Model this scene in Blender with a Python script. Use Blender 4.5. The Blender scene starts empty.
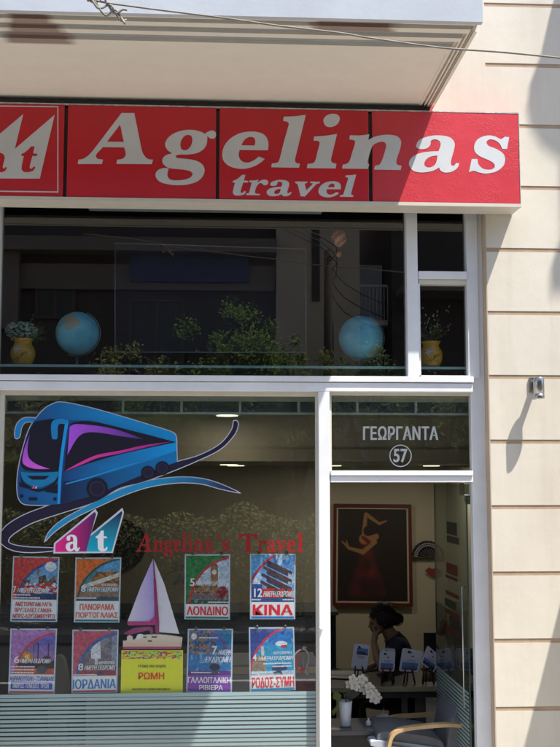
import bpy, bmesh, math, random
import numpy as np
from mathutils import Vector, Matrix, noise
R = math.radians
random.seed(7)
SC = bpy.context.scene
COL = SC.collection

# ------------------------------------------------------------------ camera
H, D, F = 2.33, 6.5, 1050.0
PITCH, YAW = R(5.79), R(3.26)
cam_d = bpy.data.cameras.new('camera'); cam = bpy.data.objects.new('camera', cam_d); COL.objects.link(cam)
cam.location = (0, -D, H); cam.rotation_euler = (R(90) + PITCH, 0, -YAW)
cam_d.sensor_width = 36; cam_d.lens = F / 747 * 36; cam_d.clip_end = 500; cam_d.clip_start = .05
SC.camera = cam
# ------------------------------------------------------------------ light
SA, SB = 1.27, 3.35                       # sun: shadows fall SA left and SB down for each metre out from the wall
sv = Vector((SA, -1, SB)).normalized()
world = bpy.data.worlds.new('World'); SC.world = world; world.use_nodes = True
wn = world.node_tree; wn.nodes.clear()
sky = wn.nodes.new('ShaderNodeTexSky'); sky.sky_type = 'NISHITA'; sky.sun_disc = False
sky.sun_elevation = math.asin(sv.z); sky.sun_rotation = math.atan2(sv.x, sv.y)
bg = wn.nodes.new('ShaderNodeBackground'); bg.inputs[1].default_value = .15
wo = wn.nodes.new('ShaderNodeOutputWorld')
wn.links.new(sky.outputs[0], bg.inputs[0]); wn.links.new(bg.outputs[0], wo.inputs[0])
sd = bpy.data.lights.new('sun', 'SUN'); sd.energy = 4.6; sd.angle = R(.53); sd.color = (1, .95, .88)
so = bpy.data.objects.new('sun', sd); COL.objects.link(so)
so.rotation_euler = (-sv).to_track_quat('-Z', 'Y').to_euler(); so.location = (6, -8, 14)
SC.view_settings.view_transform = 'Standard'; SC.view_settings.look = 'None'
SC.view_settings.gamma = 1; SC.view_settings.use_curve_mapping = False
SC.view_settings.exposure = 1.0
SC.cycles.max_bounces = 10; SC.cycles.transparent_max_bounces = 24

# ------------------------------------------------------------------ helpers
fwd = Vector((math.sin(YAW) * math.cos(PITCH), math.cos(YAW) * math.cos(PITCH), math.sin(PITCH)))
rgt = Vector((math.cos(YAW), -math.sin(YAW), 0)); upv = rgt.cross(fwd)
CP = Vector((0, -D, H))
def at(px, py, y=0.0):
    """point of the photograph (560 wide) on the plane that lies y metres behind the wall face"""
    d = fwd + rgt * ((px - 280) / F) + upv * ((373.5 - py) / F)
    return CP + d * ((y + D) / d.y)
def X(px, y=0.0, py=400): return at(px, py, y).x
def Z(py, y=0.0, px=300): return at(px, py, y).z
def lin(c): return tuple((v / 12.92 if v <= .04045 else ((v + .055) / 1.055) ** 2.4) for v in c)
def rgb(r, g, b, k=1.0):
    return tuple(min(.85, v * k) for v in lin((r / 255, g / 255, b / 255))) + (1,)

def mat(name, base, rough=.6, metal=0, var=.0, vscale=8, bump=0, bscale=40, spec=.5, col2=None, emit=None, estr=0, trans=0):
    m = bpy.data.materials.new(name); m.use_nodes = True
    nt = m.node_tree; b = nt.nodes['Principled BSDF']
    b.inputs['Roughness'].default_value = rough; b.inputs['Metallic'].default_value = metal
    b.inputs['Specular IOR Level'].default_value = spec
    if len(base) == 3: base = tuple(base) + (1,)
    tc = nt.nodes.new('ShaderNodeTexCoord')
    if var or col2:
        n = nt.nodes.new('ShaderNodeTexNoise'); n.inputs['Scale'].default_value = vscale; n.inputs['Detail'].default_value = 6
        n.inputs['Roughness'].default_value = .6
        nt.links.new(tc.outputs['Object'], n.inputs['Vector'])
        r = nt.nodes.new('ShaderNodeValToRGB'); nt.links.new(n.outputs['Fac'], r.inputs[0])
        c2 = col2 if col2 else tuple(v * (1 - var) for v in base[:3])
        if len(c2) == 3: c2 = tuple(c2) + (1,)
        r.color_ramp.elements[0].position = .32; r.color_ramp.elements[1].position = .68
        r.color_ramp.elements[0].color = c2; r.color_ramp.elements[1].color = base
        nt.links.new(r.outputs[0], b.inputs['Base Color'])
    else: b.inputs['Base Color'].default_value = base
    if bump:
        n2 = nt.nodes.new('ShaderNodeTexNoise'); n2.inputs['Scale'].default_value = bscale; n2.inputs['Detail'].default_value = 5
        nt.links.new(tc.outputs['Object'], n2.inputs['Vector'])
        bp = nt.nodes.new('ShaderNodeBump'); bp.inputs['Strength'].default_value = bump; bp.inputs['Distance'].default_value = .01
        nt.links.new(n2.outputs['Fac'], bp.inputs['Height']); nt.links.new(bp.outputs[0], b.inputs['Normal'])
    if emit:
        b.inputs['Emission Color'].default_value = tuple(emit) + (1,); b.inputs['Emission Strength'].default_value = estr
    if trans:
        b.inputs['Transmission Weight'].default_value = trans
    return m

def print_mat(name, rough=.45):
    m = bpy.data.materials.new(name); m.use_nodes = True
    nt = m.node_tree; b = nt.nodes['Principled BSDF']; b.inputs['Roughness'].default_value = rough
    a = nt.nodes.new('ShaderNodeVertexColor'); a.layer_name = 'Col'
    tc = nt.nodes.new('ShaderNodeTexCoord'); n = nt.nodes.new('ShaderNodeTexNoise'); n.inputs['Scale'].default_value = 30
    nt.links.new(tc.outputs['Object'], n.inputs['Vector'])
    mp = nt.nodes.new('ShaderNodeMapRange'); mp.inputs[3].default_value = .92; mp.inputs[4].default_value = 1.06
    nt.links.new(n.outputs['Fac'], mp.inputs[0])
    mx = nt.nodes.new('ShaderNodeMixRGB'); mx.blend_type = 'MULTIPLY'; mx.inputs[0].default_value = 1
    nt.links.new(a.outputs[0], mx.inputs[1]); nt.links.new(mp.outputs[0], mx.inputs[2])
    nt.links.new(mx.outputs[0], b.inputs['Base Color'])
    return m

def glass_mat(name, tint=(1, 1, 1), mult=1.0, dust=.012):
    m = bpy.data.materials.new(name); m.use_nodes = True
    nt = m.node_tree; nt.nodes.clear()
    out = nt.nodes.new('ShaderNodeOutputMaterial')
    tr = nt.nodes.new('ShaderNodeBsdfTransparent'); tr.inputs[0].default_value = tuple(tint) + (1,)
    gl = nt.nodes.new('ShaderNodeBsdfGlossy'); gl.inputs['Roughness'].default_value = 0.0
    df = nt.nodes.new('ShaderNodeBsdfDiffuse'); df.inputs[0].default_value = (.8, .78, .7, 1)
    g = nt.nodes.new('ShaderNodeNewGeometry')
    dot = nt.nodes.new('ShaderNodeVectorMath'); dot.operation = 'DOT_PRODUCT'
    nt.links.new(g.outputs['Incoming'], dot.inputs[0]); nt.links.new(g.outputs['Normal'], dot.inputs[1])
    ab = nt.nodes.new('ShaderNodeMath'); ab.operation = 'ABSOLUTE'; nt.links.new(dot.outputs['Value'], ab.inputs[0])
    su = nt.nodes.new('ShaderNodeMath'); su.operation = 'SUBTRACT'; su.inputs[0].default_value = 1; nt.links.new(ab.outputs[0], su.inputs[1])
    pw = nt.nodes.new('ShaderNodeMath'); pw.operation = 'POWER'; pw.inputs[1].default_value = 5; nt.links.new(su.outputs[0], pw.inputs[0])
    ma = nt.nodes.new('ShaderNodeMath'); ma.operation = 'MULTIPLY_ADD'; ma.inputs[1].default_value = .9; ma.inputs[2].default_value = .045 * mult
    nt.links.new(pw.outputs[0], ma.inputs[0])
    m1 = nt.nodes.new('ShaderNodeMixShader'); nt.links.new(ma.outputs[0], m1.inputs[0]); nt.links.new(tr.outputs[0], m1.inputs[1]); nt.links.new(gl.outputs[0], m1.inputs[2])
    # specks of dried rain and dust
    tc = nt.nodes.new('ShaderNodeTexCoord'); nz = nt.nodes.new('ShaderNodeTexNoise'); nz.inputs['Scale'].default_value = 3; nz.inputs['Detail'].default_value = 8
    nt.links.new(tc.outputs['Object'], nz.inputs['Vector'])
    vo = nt.nodes.new('ShaderNodeTexVoronoi'); vo.inputs['Scale'].default_value = 28; nt.links.new(tc.outputs['Object'], vo.inputs['Vector'])
    lt = nt.nodes.new('ShaderNodeMapRange'); lt.inputs[1].default_value = .10; lt.inputs[2].default_value = .04; lt.inputs[3].default_value = 0; lt.inputs[4].default_value = .10
    nt.links.new(vo.outputs['Distance'], lt.inputs[0])
    mm = nt.nodes.new('ShaderNodeMapRange'); mm.inputs[1].default_value = .5; mm.inputs[2].default_value = .72; nt.links.new(nz.outputs['Fac'], mm.inputs[0])
    mu = nt.nodes.new('ShaderNodeMath'); mu.operation = 'MULTIPLY'; nt.links.new(lt.outputs[0], mu.inputs[0]); nt.links.new(mm.outputs[0], mu.inputs[1])
    ad = nt.nodes.new('ShaderNodeMath'); ad.operation = 'ADD'; ad.inputs[1].default_value = dust; nt.links.new(mu.outputs[0], ad.inputs[0])
    m2 = nt.nodes.new('ShaderNodeMixShader'); nt.links.new(ad.outputs[0], m2.inputs[0]); nt.links.new(m1.outputs[0], m2.inputs[1]); nt.links.new(df.outputs[0], m2.inputs[2])
    nt.links.new(m2.outputs[0], out.inputs[0])
    return m

def tag(o, label=None, cat=None, group=None, kind=None):
    if label: o['label'] = label
    if cat: o['category'] = cat
    if group: o['group'] = group
    if kind: o['kind'] = kind
    return o
def thing(name, loc, label, cat, group=None, rz=0):
    o = bpy.data.objects.new(name, None); COL.objects.link(o); o.location = loc; o.rotation_euler.z = rz
    o.empty_display_size = .1
    return tag(o, label, cat, group)

class MB:
    """collects shapes in world coordinates; build() links them as one mesh object"""
    def __init__(s): s.v = []; s.f = []; s.c = []; s.smooth = []
    def add(s, vs, fs, col=None, smooth=False):
        n = len(s.v); s.v += [tuple(v) for v in vs]
        for i, f in enumerate(fs):
            s.f.append(tuple(n + k for k in f)); s.smooth.append(smooth)
            s.c.append(col[i] if isinstance(col, list) else col)
        return s
    def box(s, x0, x1, y0, y1, z0, z1, col=None):
        x0, x1 = min(x0, x1), max(x0, x1); y0, y1 = min(y0, y1), max(y0, y1); z0, z1 = min(z0, z1), max(z0, z1)
        v = [(x0,y0,z0),(x1,y0,z0),(x1,y1,z0),(x0,y1,z0),(x0,y0,z1),(x1,y0,z1),(x1,y1,z1),(x0,y1,z1)]
        return s.add(v, [(0,3,2,1),(4,5,6,7),(0,1,5,4),(1,2,6,5),(2,3,7,6),(3,0,4,7)], col)
    def obox(s, c, ax, ay, az, col=None):
        c = Vector(c); ax = Vector(ax); ay = Vector(ay); az = Vector(az)
        v = [c - ax - ay - az, c + ax - ay - az, c + ax + ay - az, c - ax + ay - az, c - ax - ay + az, c + ax - ay + az, c + ax + ay + az, c - ax + ay + az]
        return s.add(v, [(0,3,2,1),(4,5,6,7),(0,1,5,4),(1,2,6,5),(2,3,7,6),(3,0,4,7)], col)
    def quad(s, a, b, c, d, col=None): return s.add([a, b, c, d], [(0,1,2,3)], col)
    def tube(s, pts, r, n=8, col=None, cap=True):
        pts = [Vector(p) for p in pts]; rs = r if isinstance(r, (list, tuple)) else [r] * len(pts)
        vs = []; fs = []
        prev = None
        for i, p in enumerate(pts):
            t = (pts[min(i + 1, len(pts) - 1)] - pts[max(i - 1, 0)]).normalized()
            if prev is None:
                a = t.orthogonal().normalized()
            else:
                a = (prev - t * prev.dot(t)).normalized()
            prev = a; b = t.cross(a)
            for k in range(n):
                an = 2 * math.pi * k / n; vs.append(p + (a * math.cos(an) + b * math.sin(an)) * rs[i])
        for i in range(len(pts) - 1):
            for k in range(n):
                fs.append((i * n + k, i * n + (k + 1) % n, (i + 1) * n + (k + 1) % n, (i + 1) * n + k))
        if cap:
            fs.append(tuple(reversed(range(n)))); fs.append(tuple((len(pts) - 1) * n + k for k in range(n)))
        return s.add(vs, fs, col, True)
    def lathe(s, c, prof, n=24, col=None):
        c = Vector(c); vs = []; fs = []
        for r, z in prof:
            for k in range(n):
                an = 2 * math.pi * k / n; vs.append(c + Vector((r * math.cos(an), r * math.sin(an), z)))
        for i in range(len(prof) - 1):
            for k in range(n):
                fs.append((i * n + k, i * n + (k + 1) % n, (i + 1) * n + (k + 1) % n, (i + 1) * n + k))
        fs.append(tuple(reversed(range(n)))); fs.append(tuple((len(prof) - 1) * n + k for k in range(n)))
        return s.add(vs, fs, col, True)
    def ball(s, c, r, n=20, m=12, col=None, sc=(1, 1, 1)):
        c = Vector(c); vs = []; fs = []
        for i in range(m + 1):
            th = math.pi * i / m
            for k in range(n):
                an = 2 * math.pi * k / n
                vs.append(c + Vector((r * sc[0] * math.sin(th) * math.cos(an), r * sc[1] * math.sin(th) * math.sin(an), r * sc[2] * math.cos(th))))
        for i in range(m):
            for k in range(n): fs.append((i * n + k, (i + 1) * n + k, (i + 1) * n + (k + 1) % n, i * n + (k + 1) % n))
        return s.add(vs, fs, col, True)
    def build(s, name, m, parent=None, bevel=0):
        me = bpy.data.meshes.new(name); me.from_pydata(s.v, [], s.f)
        me.polygons.foreach_set('use_smooth', s.smooth)
        if any(c is not None for c in s.c):
            at_ = me.color_attributes.new('Col', 'FLOAT_COLOR', 'CORNER')
            buf = []
            for f, c in zip(s.f, s.c):
                c = c or (.5, .5, .5, 1)
                if isinstance(c[0], (tuple, list)):
                    for q in c: buf += list(q)[:3] + [1]
                else: buf += (list(c)[:3] + [1]) * len(f)
            at_.data.foreach_set('color', buf)
        me.update()
        me.materials.append(m)
        o = bpy.data.objects.new(name, me); COL.objects.link(o)
        if parent is not None:
            o.parent = parent
            me.transform(Matrix.Translation(-Vector(parent_world(parent))) if not parent.rotation_euler.z else
                         (Matrix.Translation(Vector(parent_world(parent))) @ Matrix.Rotation(parent.rotation_euler.z, 4, 'Z')).inverted())
        else:
            vs = np.array(s.v); c = Vector(((vs[:,0].min() + vs[:,0].max()) / 2, (vs[:,1].min() + vs[:,1].max()) / 2, vs[:,2].min()))
            me.transform(Matrix.Translation(-c)); o.location = c
        if bevel:
            b = o.modifiers.new('bevel', 'BEVEL'); b.width = bevel; b.segments = 2; b.limit_method = 'ANGLE'
        return o
def parent_world(o):
    v = Vector(o.location)
    while o.parent is not None:
        o = o.parent; v = v + o.location
    return v

def fill2d(loops):
    """fill closed 2-D outlines (holes inside outlines stay open)"""
    c = bpy.data.curves.new('fill', 'CURVE'); c.dimensions = '2D'; c.fill_mode = 'BOTH'
    for lp in loops:
        s = c.splines.new('POLY'); s.points.add(len(lp) - 1); s.use_cyclic_u = True
        for i, (x, y) in enumerate(lp): s.points[i].co = (x, y, 0, 1)
    o = bpy.data.objects.new('fill', c); COL.objects.link(o)
    me = o.to_mesh(); vs = [(v.co.x, v.co.y) for v in me.vertices]; fs = [tuple(p.vertices) for p in me.polygons]
    o.to_mesh_clear(); bpy.data.objects.remove(o); bpy.data.curves.remove(c)
    return vs, fs
def smooth(pts, k=5):
    """outline with corners (x, y, 1) and smooth points (x, y)"""
    n = len(pts); cor = [len(p) > 2 for p in pts]; out = []
    for i in range(n):
        p1 = pts[i]; p2 = pts[(i + 1) % n]
        p0 = p1 if cor[i] else pts[i - 1]; p3 = p2 if cor[(i + 1) % n] else pts[(i + 2) % n]
        if cor[i] and cor[(i + 1) % n]: out.append((p1[0], p1[1])); continue
        for j in range(k):
            t = j / k
            q = []
            for a in (0, 1):
                q.append(.5 * (2 * p1[a] + (p2[a] - p0[a]) * t + (2 * p0[a] - 5 * p1[a] + 4 * p2[a] - p3[a]) * t * t + (3 * p1[a] - p0[a] - 3 * p2[a] + p3[a]) * t ** 3))
            out.append(tuple(q))
    return out
def offs(pts, d):
    n = len(pts); ar = sum(pts[i][0] * pts[(i + 1) % n][1] - pts[(i + 1) % n][0] * pts[i][1] for i in range(n))
    s = 1 if ar > 0 else -1; out = []
    for i in range(n):
        a, b, c = pts[i - 1], pts[i], pts[(i + 1) % n]
        e1 = (b[0] - a[0], b[1] - a[1]); e2 = (c[0] - b[0], c[1] - b[1])
        l1 = math.hypot(*e1) or 1e-6; l2 = math.hypot(*e2) or 1e-6
        nx = (e1[1] / l1 + e2[1] / l2) * s; ny = (-e1[0] / l1 - e2[0] / l2) * s
        l = math.hypot(nx, ny)
        if l < 1e-3: out.append(b); continue
        k = min(2.2, 2 / l)
        out.append((b[0] + nx / l * d * k, b[1] + ny / l * d * k))
    return out
def flat(mb, loops, y, col, colf=None):
    """flat print on the plane y: loops in photo pixels"""
    vs, fs = fill2d(loops)
    if colf:
        cols = [[colf(vs[k][0], vs[k][1]) for k in f] for f in fs]
    else: cols = [col] * len(fs)
    # make the faces look at the street (-y)
    P = [at(a, b, y) for a, b in vs]
    F2 = []; C2 = []
    for f, c in zip(fs, cols):
        nrm = (P[f[1]] - P[f[0]]).cross(P[f[2]] - P[f[1]])
        if nrm.y > 0:
            f = tuple(reversed(f)); c = list(reversed(c)) if isinstance(c, list) else c
        F2.append(f); C2.append(c)
    mb.add(P, F2, C2)
def T(ox, oy, s, pts): return [(ox + p[0] / s, oy + p[1] / s) + tuple(p[2:]) for p in pts]

def text_pts(body, bold=.0, align=None, track=1.0):
    c = bpy.data.curves.new('txt', 'FONT'); c.body = body; c.offset = bold; c.space_character = track; c.resolution_u = 4
    c.fill_mode = 'FRONT'
    o = bpy.data.objects.new('txt', c); COL.objects.link(o)
    me = o.to_mesh(); vs = [(v.co.x, v.co.y) for v in me.vertices]; fs = [tuple(p.vertices) for p in me.polygons]
    o.to_mesh_clear(); bpy.data.objects.remove(o); bpy.data.curves.remove(c)
    return vs, fs
def text_in(mb, body, fmap, u0, v0, u1, v1, col, bold=.02, slant=0, track=1.0):
    """text fitted into the box (u0,v0)-(u1,v1) of the mapping fmap(u,v)->world; v grows downward"""
    if bold >= .01:
        w = (u1 - u0) / max(3, len(body)) * max(bold, .015) * (2.6 if 'Δ' in body else 1.5); ob = 0 if 'Δ' in body else bold * .7
        for k, d in enumerate((-1, 0, 1)):
            f2 = lambda u, v, k=k: fmap(u, v) + Vector((0, -.00025 * k, 0))
            text_one(mb, body, f2, u0 + w + d * w, v0, u1 - w + d * w, v1, col, ob, slant, track)
        return
    text_one(mb, body, fmap, u0, v0, u1, v1, col, bold, slant, track)
def text_one(mb, body, fmap, u0, v0, u1, v1, col, bold, slant, track):
    vs, fs = text_pts(body, bold, track=track)
    if not vs: return
    xs = [v[0] for v in vs]; ys = [v[1] for v in vs]; x0, x1, y0, y1 = min(xs), max(xs), min(ys), max(ys)
    P = []
    for x, y in vs:
        t = (y - y0) / (y1 - y0)
        u = u0 + (u1 - u0) * (x - x0) / (x1 - x0) + slant * t
        P.append(fmap(u, v1 + (v0 - v1) * t))
    F2 = []
    for f in fs:
        nrm = (P[f[1]] - P[f[0]]).cross(P[f[2]] - P[f[1]])
        F2.append(tuple(reversed(f)) if nrm.y > 0 else f)
    mb.add(P, F2, [col] * len(fs))

# ------------------------------------------------------------------ materials
def wall_mat():
    m = mat('cream_stucco', (.70, .63, .51, 1), .85, var=.0)
    nt = m.node_tree; b = nt.nodes['Principled BSDF']
    tc = nt.nodes.new('ShaderNodeTexCoord')
    n = nt.nodes.new('ShaderNodeTexNoise'); n.inputs['Scale'].default_value = 1.6; n.inputs['Detail'].default_value = 9; n.inputs['Roughness'].default_value = .62
    mp = nt.nodes.new('ShaderNodeMapping'); mp.inputs['Scale'].default_value = (1, 1, .55)
    nt.links.new(tc.outputs['Object'], mp.inputs[0]); nt.links.new(mp.outputs[0], n.inputs['Vector'])
    r = nt.nodes.new('ShaderNodeValToRGB'); r.color_ramp.elements[0].position = .3; r.color_ramp.elements[1].position = .7
    r.color_ramp.elements[0].color = (.565, .51, .42, 1); r.color_ramp.elements[1].color = (.665, .615, .52, 1)
    nt.links.new(n.outputs['Fac'], r.inputs[0])
    sm_ = nt.nodes.new('ShaderNodeMapping'); sm_.inputs['Scale'].default_value = (9, 9, .7); nt.links.new(tc.outputs['Object'], sm_.inputs[0])
    sn = nt.nodes.new('ShaderNodeTexNoise'); sn.inputs['Scale'].default_value = 1.5; sn.inputs['Detail'].default_value = 7; nt.links.new(sm_.outputs[0], sn.inputs['Vector'])
    sr = nt.nodes.new('ShaderNodeMapRange'); sr.inputs[1].default_value = .52; sr.inputs[2].default_value = .8; sr.inputs[3].default_value = 0; sr.inputs[4].default_value = .22; nt.links.new(sn.outputs['Fac'], sr.inputs[0])
    sp = nt.nodes.new('ShaderNodeTexNoise'); sp.inputs['Scale'].default_value = 55; sp.inputs['Detail'].default_value = 3; nt.links.new(tc.outputs['Object'], sp.inputs['Vector'])
    sq = nt.nodes.new('ShaderNodeMapRange'); sq.inputs[1].default_value = .64; sq.inputs[2].default_value = .8; sq.inputs[4].default_value = .35; nt.links.new(sp.outputs['Fac'], sq.inputs[0])
    sa = nt.nodes.new('ShaderNodeMath'); sa.operation = 'MAXIMUM'; nt.links.new(sr.outputs[0], sa.inputs[0]); nt.links.new(sq.outputs[0], sa.inputs[1])
    smx = nt.nodes.new('ShaderNodeMixRGB'); nt.links.new(sa.outputs[0], smx.inputs[0]); nt.links.new(r.outputs[0], smx.inputs[1]); smx.inputs[2].default_value = (.44, .38, .30, 1)
    nt.links.new(smx.outputs[0], b.inputs['Base Color'])
    n2 = nt.nodes.new('ShaderNodeTexNoise'); n2.inputs['Scale'].default_value = 9; n2.inputs['Detail'].default_value = 10; n2.inputs['Roughness'].default_value = .55
    nt.links.new(tc.outputs['Object'], n2.inputs['Vector'])
    bp = nt.nodes.new('ShaderNodeBump'); bp.inputs['Strength'].default_value = .16; bp.inputs['Distance'].default_value = .012
    nt.links.new(n2.outputs['Fac'], bp.inputs['Height']); nt.links.new(bp.outputs[0], b.inputs['Normal'])
    return m
M = {}
M['wall'] = wall_mat()
M['groove'] = mat('tan_joint', (.44, .32, .215, 1), .9, var=.2, vscale=14)
M['white'] = mat('white_aluminium', (.80, .81, .83, 1), .35, var=.13, vscale=3, bump=.03)
M['bead'] = mat('glazing_bead', (.62, .58, .50, 1), .45, var=.08, vscale=9)  # beige: shade put into the colour of the beads, cream of the rails
M['plaster_white'] = mat('balcony_paint', (.52, .55, .59, 1), .8, var=.12, vscale=3, bump=.08, bscale=30)
M['red'] = None
M['black'] = mat('black_plastic', (.015, .015, .016, 1), .5, bump=.02)
M['metal'] = mat('brushed_metal', (.45, .45, .44, 1), .28, 1, var=.2, vscale=25)
M['chrome'] = mat('chrome', (.6, .6, .6, 1), .15, 1)
M['inner'] = mat('interior_paint', (.42, .385, .30, 1), .85, var=.1, vscale=2, bump=.05)
M['ceil'] = mat('interior_ceiling', (.36, .32, .24, 1), .85, var=.06, vscale=2)
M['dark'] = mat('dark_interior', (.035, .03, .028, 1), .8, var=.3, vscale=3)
M['floor'] = mat('grey_tiles', (.16, .15, .14, 1), .4, var=.2, vscale=4)
M['glass'] = glass_mat('window_glass', (.82, .85, .86), 2.6, .004)
M['glass_up'] = glass_mat('dark_window_glass', (.70, .76, .78), 3.2, .0015)
M['glass_door'] = glass_mat('door_glass', (.72, .80, .77), 1.0, .01)
M['rubber'] = mat('clear_rubber', (.05, .055, .06, 1), .2)
M['print'] = print_mat('printed_vinyl')
M['paper'] = print_mat('printed_paper', .6)
M['light'] = mat('lamp_glow', (.9, .85, .6, 1), .5, emit=(1, .86, .5), estr=1.7)
M['desk'] = mat('pale_wood_desk', (.42, .34, .20, 1), .4, var=.2, vscale=6)
M['grey'] = mat('grey_laminate', (.22, .21, .20, 1), .5, var=.1)
M['bent'] = mat('bent_birch', (.55, .36, .17, 1), .4, var=.2, vscale=9)
M['fabric'] = mat('grey_fabric', (.16, .17, .20, 1), .95, var=.2, vscale=20, bump=.3, bscale=120)
M['fabric_pale'] = mat('pale_cushion_edge', (.42, .46, .52, 1), .95, var=.1, vscale=20)
M['skin'] = mat('skin', (.34, .19, .12, 1), .55, var=.1)
M['hair'] = mat('dark_hair', (.022, .014, .010, 1), .6, var=.4, vscale=30, bump=.5, bscale=90)
M['navy'] = mat('navy_cloth', (.028, .036, .065, 1), .9, var=.3, vscale=12, bump=.3, bscale=40)
M['burg'] = mat('burgundy_leather', (.10, .012, .018, 1), .5, var=.2)
M['cream'] = mat('cream_cover', (.40, .36, .27, 1), .9, var=.15)
M['leaf'] = mat('leaf_green', (.07, .12, .03, 1), .6, col2=(.16, .22, .055, 1), vscale=1.7)
M['leaf2'] = mat('leaf_olive', (.09, .11, .04, 1), .6, col2=(.21, .22, .09, 1), vscale=2.5)
M['leaf3'] = mat('dusty_olive_leaf', (.13, .15, .06, 1), .6, col2=(.28, .29, .14, 1), vscale=2.5)
for k_ in ('leaf', 'leaf2', 'leaf3'):               # leaves let light through
    nt = M[k_].node_tree; b_ = nt.nodes['Principled BSDF']; o_ = nt.nodes['Material Output']; tl_ = nt.nodes.new('ShaderNodeBsdfTranslucent'); ms = nt.nodes.new('ShaderNodeMixShader'); ms.inputs[0].default_value = .5
    src = b_.inputs['Base Color'].links[0].from_socket; hs = nt.nodes.new('ShaderNodeHueSaturation'); hs.inputs['Value'].default_value = 1.9; nt.links.new(src, hs.inputs['Color']); nt.links.new(hs.outputs[0], tl_.inputs[0])
    nt.links.new(b_.outputs[0], ms.inputs[1]); nt.links.new(tl_.outputs[0], ms.inputs[2]); nt.links.new(ms.outputs[0], o_.inputs[0])
M['bark'] = mat('bark', (.08, .06, .045, 1), .9, var=.4, vscale=12, bump=.6)
M['porcelain'] = mat('white_porcelain', (.62, .63, .66, 1), .25)
M['petal'] = mat('white_petal', (.52, .50, .45, 1), .6)
M['asphalt'] = mat('asphalt', (.042, .042, .045, 1), .9, var=.3, vscale=12, bump=.4, bscale=150)
M['paving'] = mat('paving', (.46, .43, .38, 1), .85, var=.2, vscale=3, bump=.2)
M['kerb'] = mat('kerb_stone', (.38, .37, .35, 1), .8, var=.2)
M['b_dark'] = mat('brown_render', (.10, .075, .065, 1), .9, var=.2, vscale=2)
M['b_mid'] = mat('taupe_render', (.22, .17, .14, 1), .9, var=.15, vscale=2)
M['b_beige'] = mat('beige_render', (.58, .46, .33, 1), .9, var=.15, vscale=2)
M['b_blue'] = mat('pale_blue_render', (.68, .72, .78, 1), .9, var=.15, vscale=2)
M['winglass'] = mat('far_window_glass', (.02, .025, .03, 1), .1)
M['cable'] = mat('weathered_cable', (.30, .27, .22, 1), .8, var=.3, vscale=30)
M['awning'] = mat('shadow_awning_canvas', (.45, .35, .2, 1), .9, var=.1)  # cloth of the added shadow casters

def red_mat(name, blister):
    m = mat(name, (.60, .04, .055, 1) if blister else (.56, .012, .024, 1), .38, var=.12, vscale=3)
    nt = m.node_tree; b = nt.nodes['Principled BSDF']
    tc = nt.nodes.new('ShaderNodeTexCoord')
    if blister:
        v = nt.nodes.new('ShaderNodeTexNoise'); v.inputs['Scale'].default_value = 60; v.inputs['Detail'].default_value = 2; v.inputs['Distortion'].default_value = 1.5
        g = nt.nodes.new('ShaderNodeTexNoise'); g.inputs['Scale'].default_value = 3.5
        mp = nt.nodes.new('ShaderNodeMapping'); mp.inputs['Scale'].default_value = (1, 1, .8)
        nt.links.new(tc.outputs['Object'], mp.inputs[0]); nt.links.new(mp.outputs[0], v.inputs['Vector']); nt.links.new(tc.outputs['Object'], g.inputs['Vector'])
        r = nt.nodes.new('ShaderNodeMapRange'); r.inputs[1].default_value = .35; r.inputs[2].default_value = .55
        nt.links.new(g.outputs['Fac'], r.inputs[0])
        mu = nt.nodes.new('ShaderNodeMath'); mu.operation = 'MULTIPLY'; nt.links.new(v.outputs['Fac'], mu.inputs[0]); nt.links.new(r.outputs[0], mu.inputs[1])
        bp = nt.nodes.new('ShaderNodeBump'); bp.inputs['Strength'].default_value = .4; bp.inputs['Distance'].default_value = .006
        nt.links.new(mu.outputs[0], bp.inputs['Height']); nt.links.new(bp.outputs[0], b.inputs['Normal'])
        # faded, chalky top edge
    return m
M['red'] = red_mat('red_sign_vinyl', False)
M['red_b'] = red_mat('red_blistered_vinyl', True)

# ------------------------------------------------------------------ glyphs (bold clarendon italic)
G = {}
def gl(ch, ox, oy, s, *loops): G[ch] = [smooth(T(ox, oy, s, l)) for l in loops]
gl('A', 70, 105, 6.222,
   [(320,50,1),(400,50,1),(424,170),(445,275),(458,308),(474,328),(492,338),(517,340,1),(508,368,1),(288,366,1),(293,340,1),(325,335),(343,318),(346,298),(337,264,1),(205,262,1),(170,298),(161,318),(172,334),(205,340,1),(198,367,1),(48,367,1),(52,340,1),(85,333),(115,312),(150,273),(240,155)],
   [(310,123,1),(230,228,1),(335,230,1),(324,185),(318,150)])
gl('g', 150, 120, 8,
   [(120,195),(140,148),(185,110),(250,86),(320,78),(390,88),(440,110,1),(465,93),(495,84),(522,95),(529,118),(520,142),(500,150),(478,145),(458,127,1),(457,165),(448,205),(420,240),(370,266),(300,276),(240,277),(210,284),(206,294),(225,305),(300,312),(370,326),(420,357),(437,400),(422,450),(380,490),(310,514),(230,522),(150,515),(80,495),(46,455),(50,415),(82,391),(120,384),(150,389,1),(140,420),(141,452),(160,474),(200,483),(270,478),(320,461),(340,435),(325,412),(280,399),(200,391),(150,384),(118,365),(99,338),(103,305),(130,280),(178,267,1),(138,238)],
   [(243,190),(255,152),(283,124),(315,120),(335,137),(338,170),(326,208),(300,236),(270,242),(248,226)])
gl('e', 216, 105, 8,
   [(415,362,1),(420,320),(411,272),(380,234),(330,216),(260,213),(180,230),(110,272),(65,330),(50,390),(60,445),(100,485),(160,506),(230,510),(300,492),(350,465),(391,432,1),(342,412,1),(310,438),(260,460),(218,455),(190,430),(181,395),(189,360,1)],
   [(203,322,1),(308,324,1),(314,295),(306,265),(280,255),(250,262),(222,285)])
gl('l', 265, 105, 8,
   [(150,93,1),(240,90),(327,78,1),(242,425,1),(241,450),(254,465),(280,470,1),(272,502,1),(50,498,1),(55,468,1),(90,462),(114,440),(150,300),(188,165),(186,143),(172,132),(145,128,1)])
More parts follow.
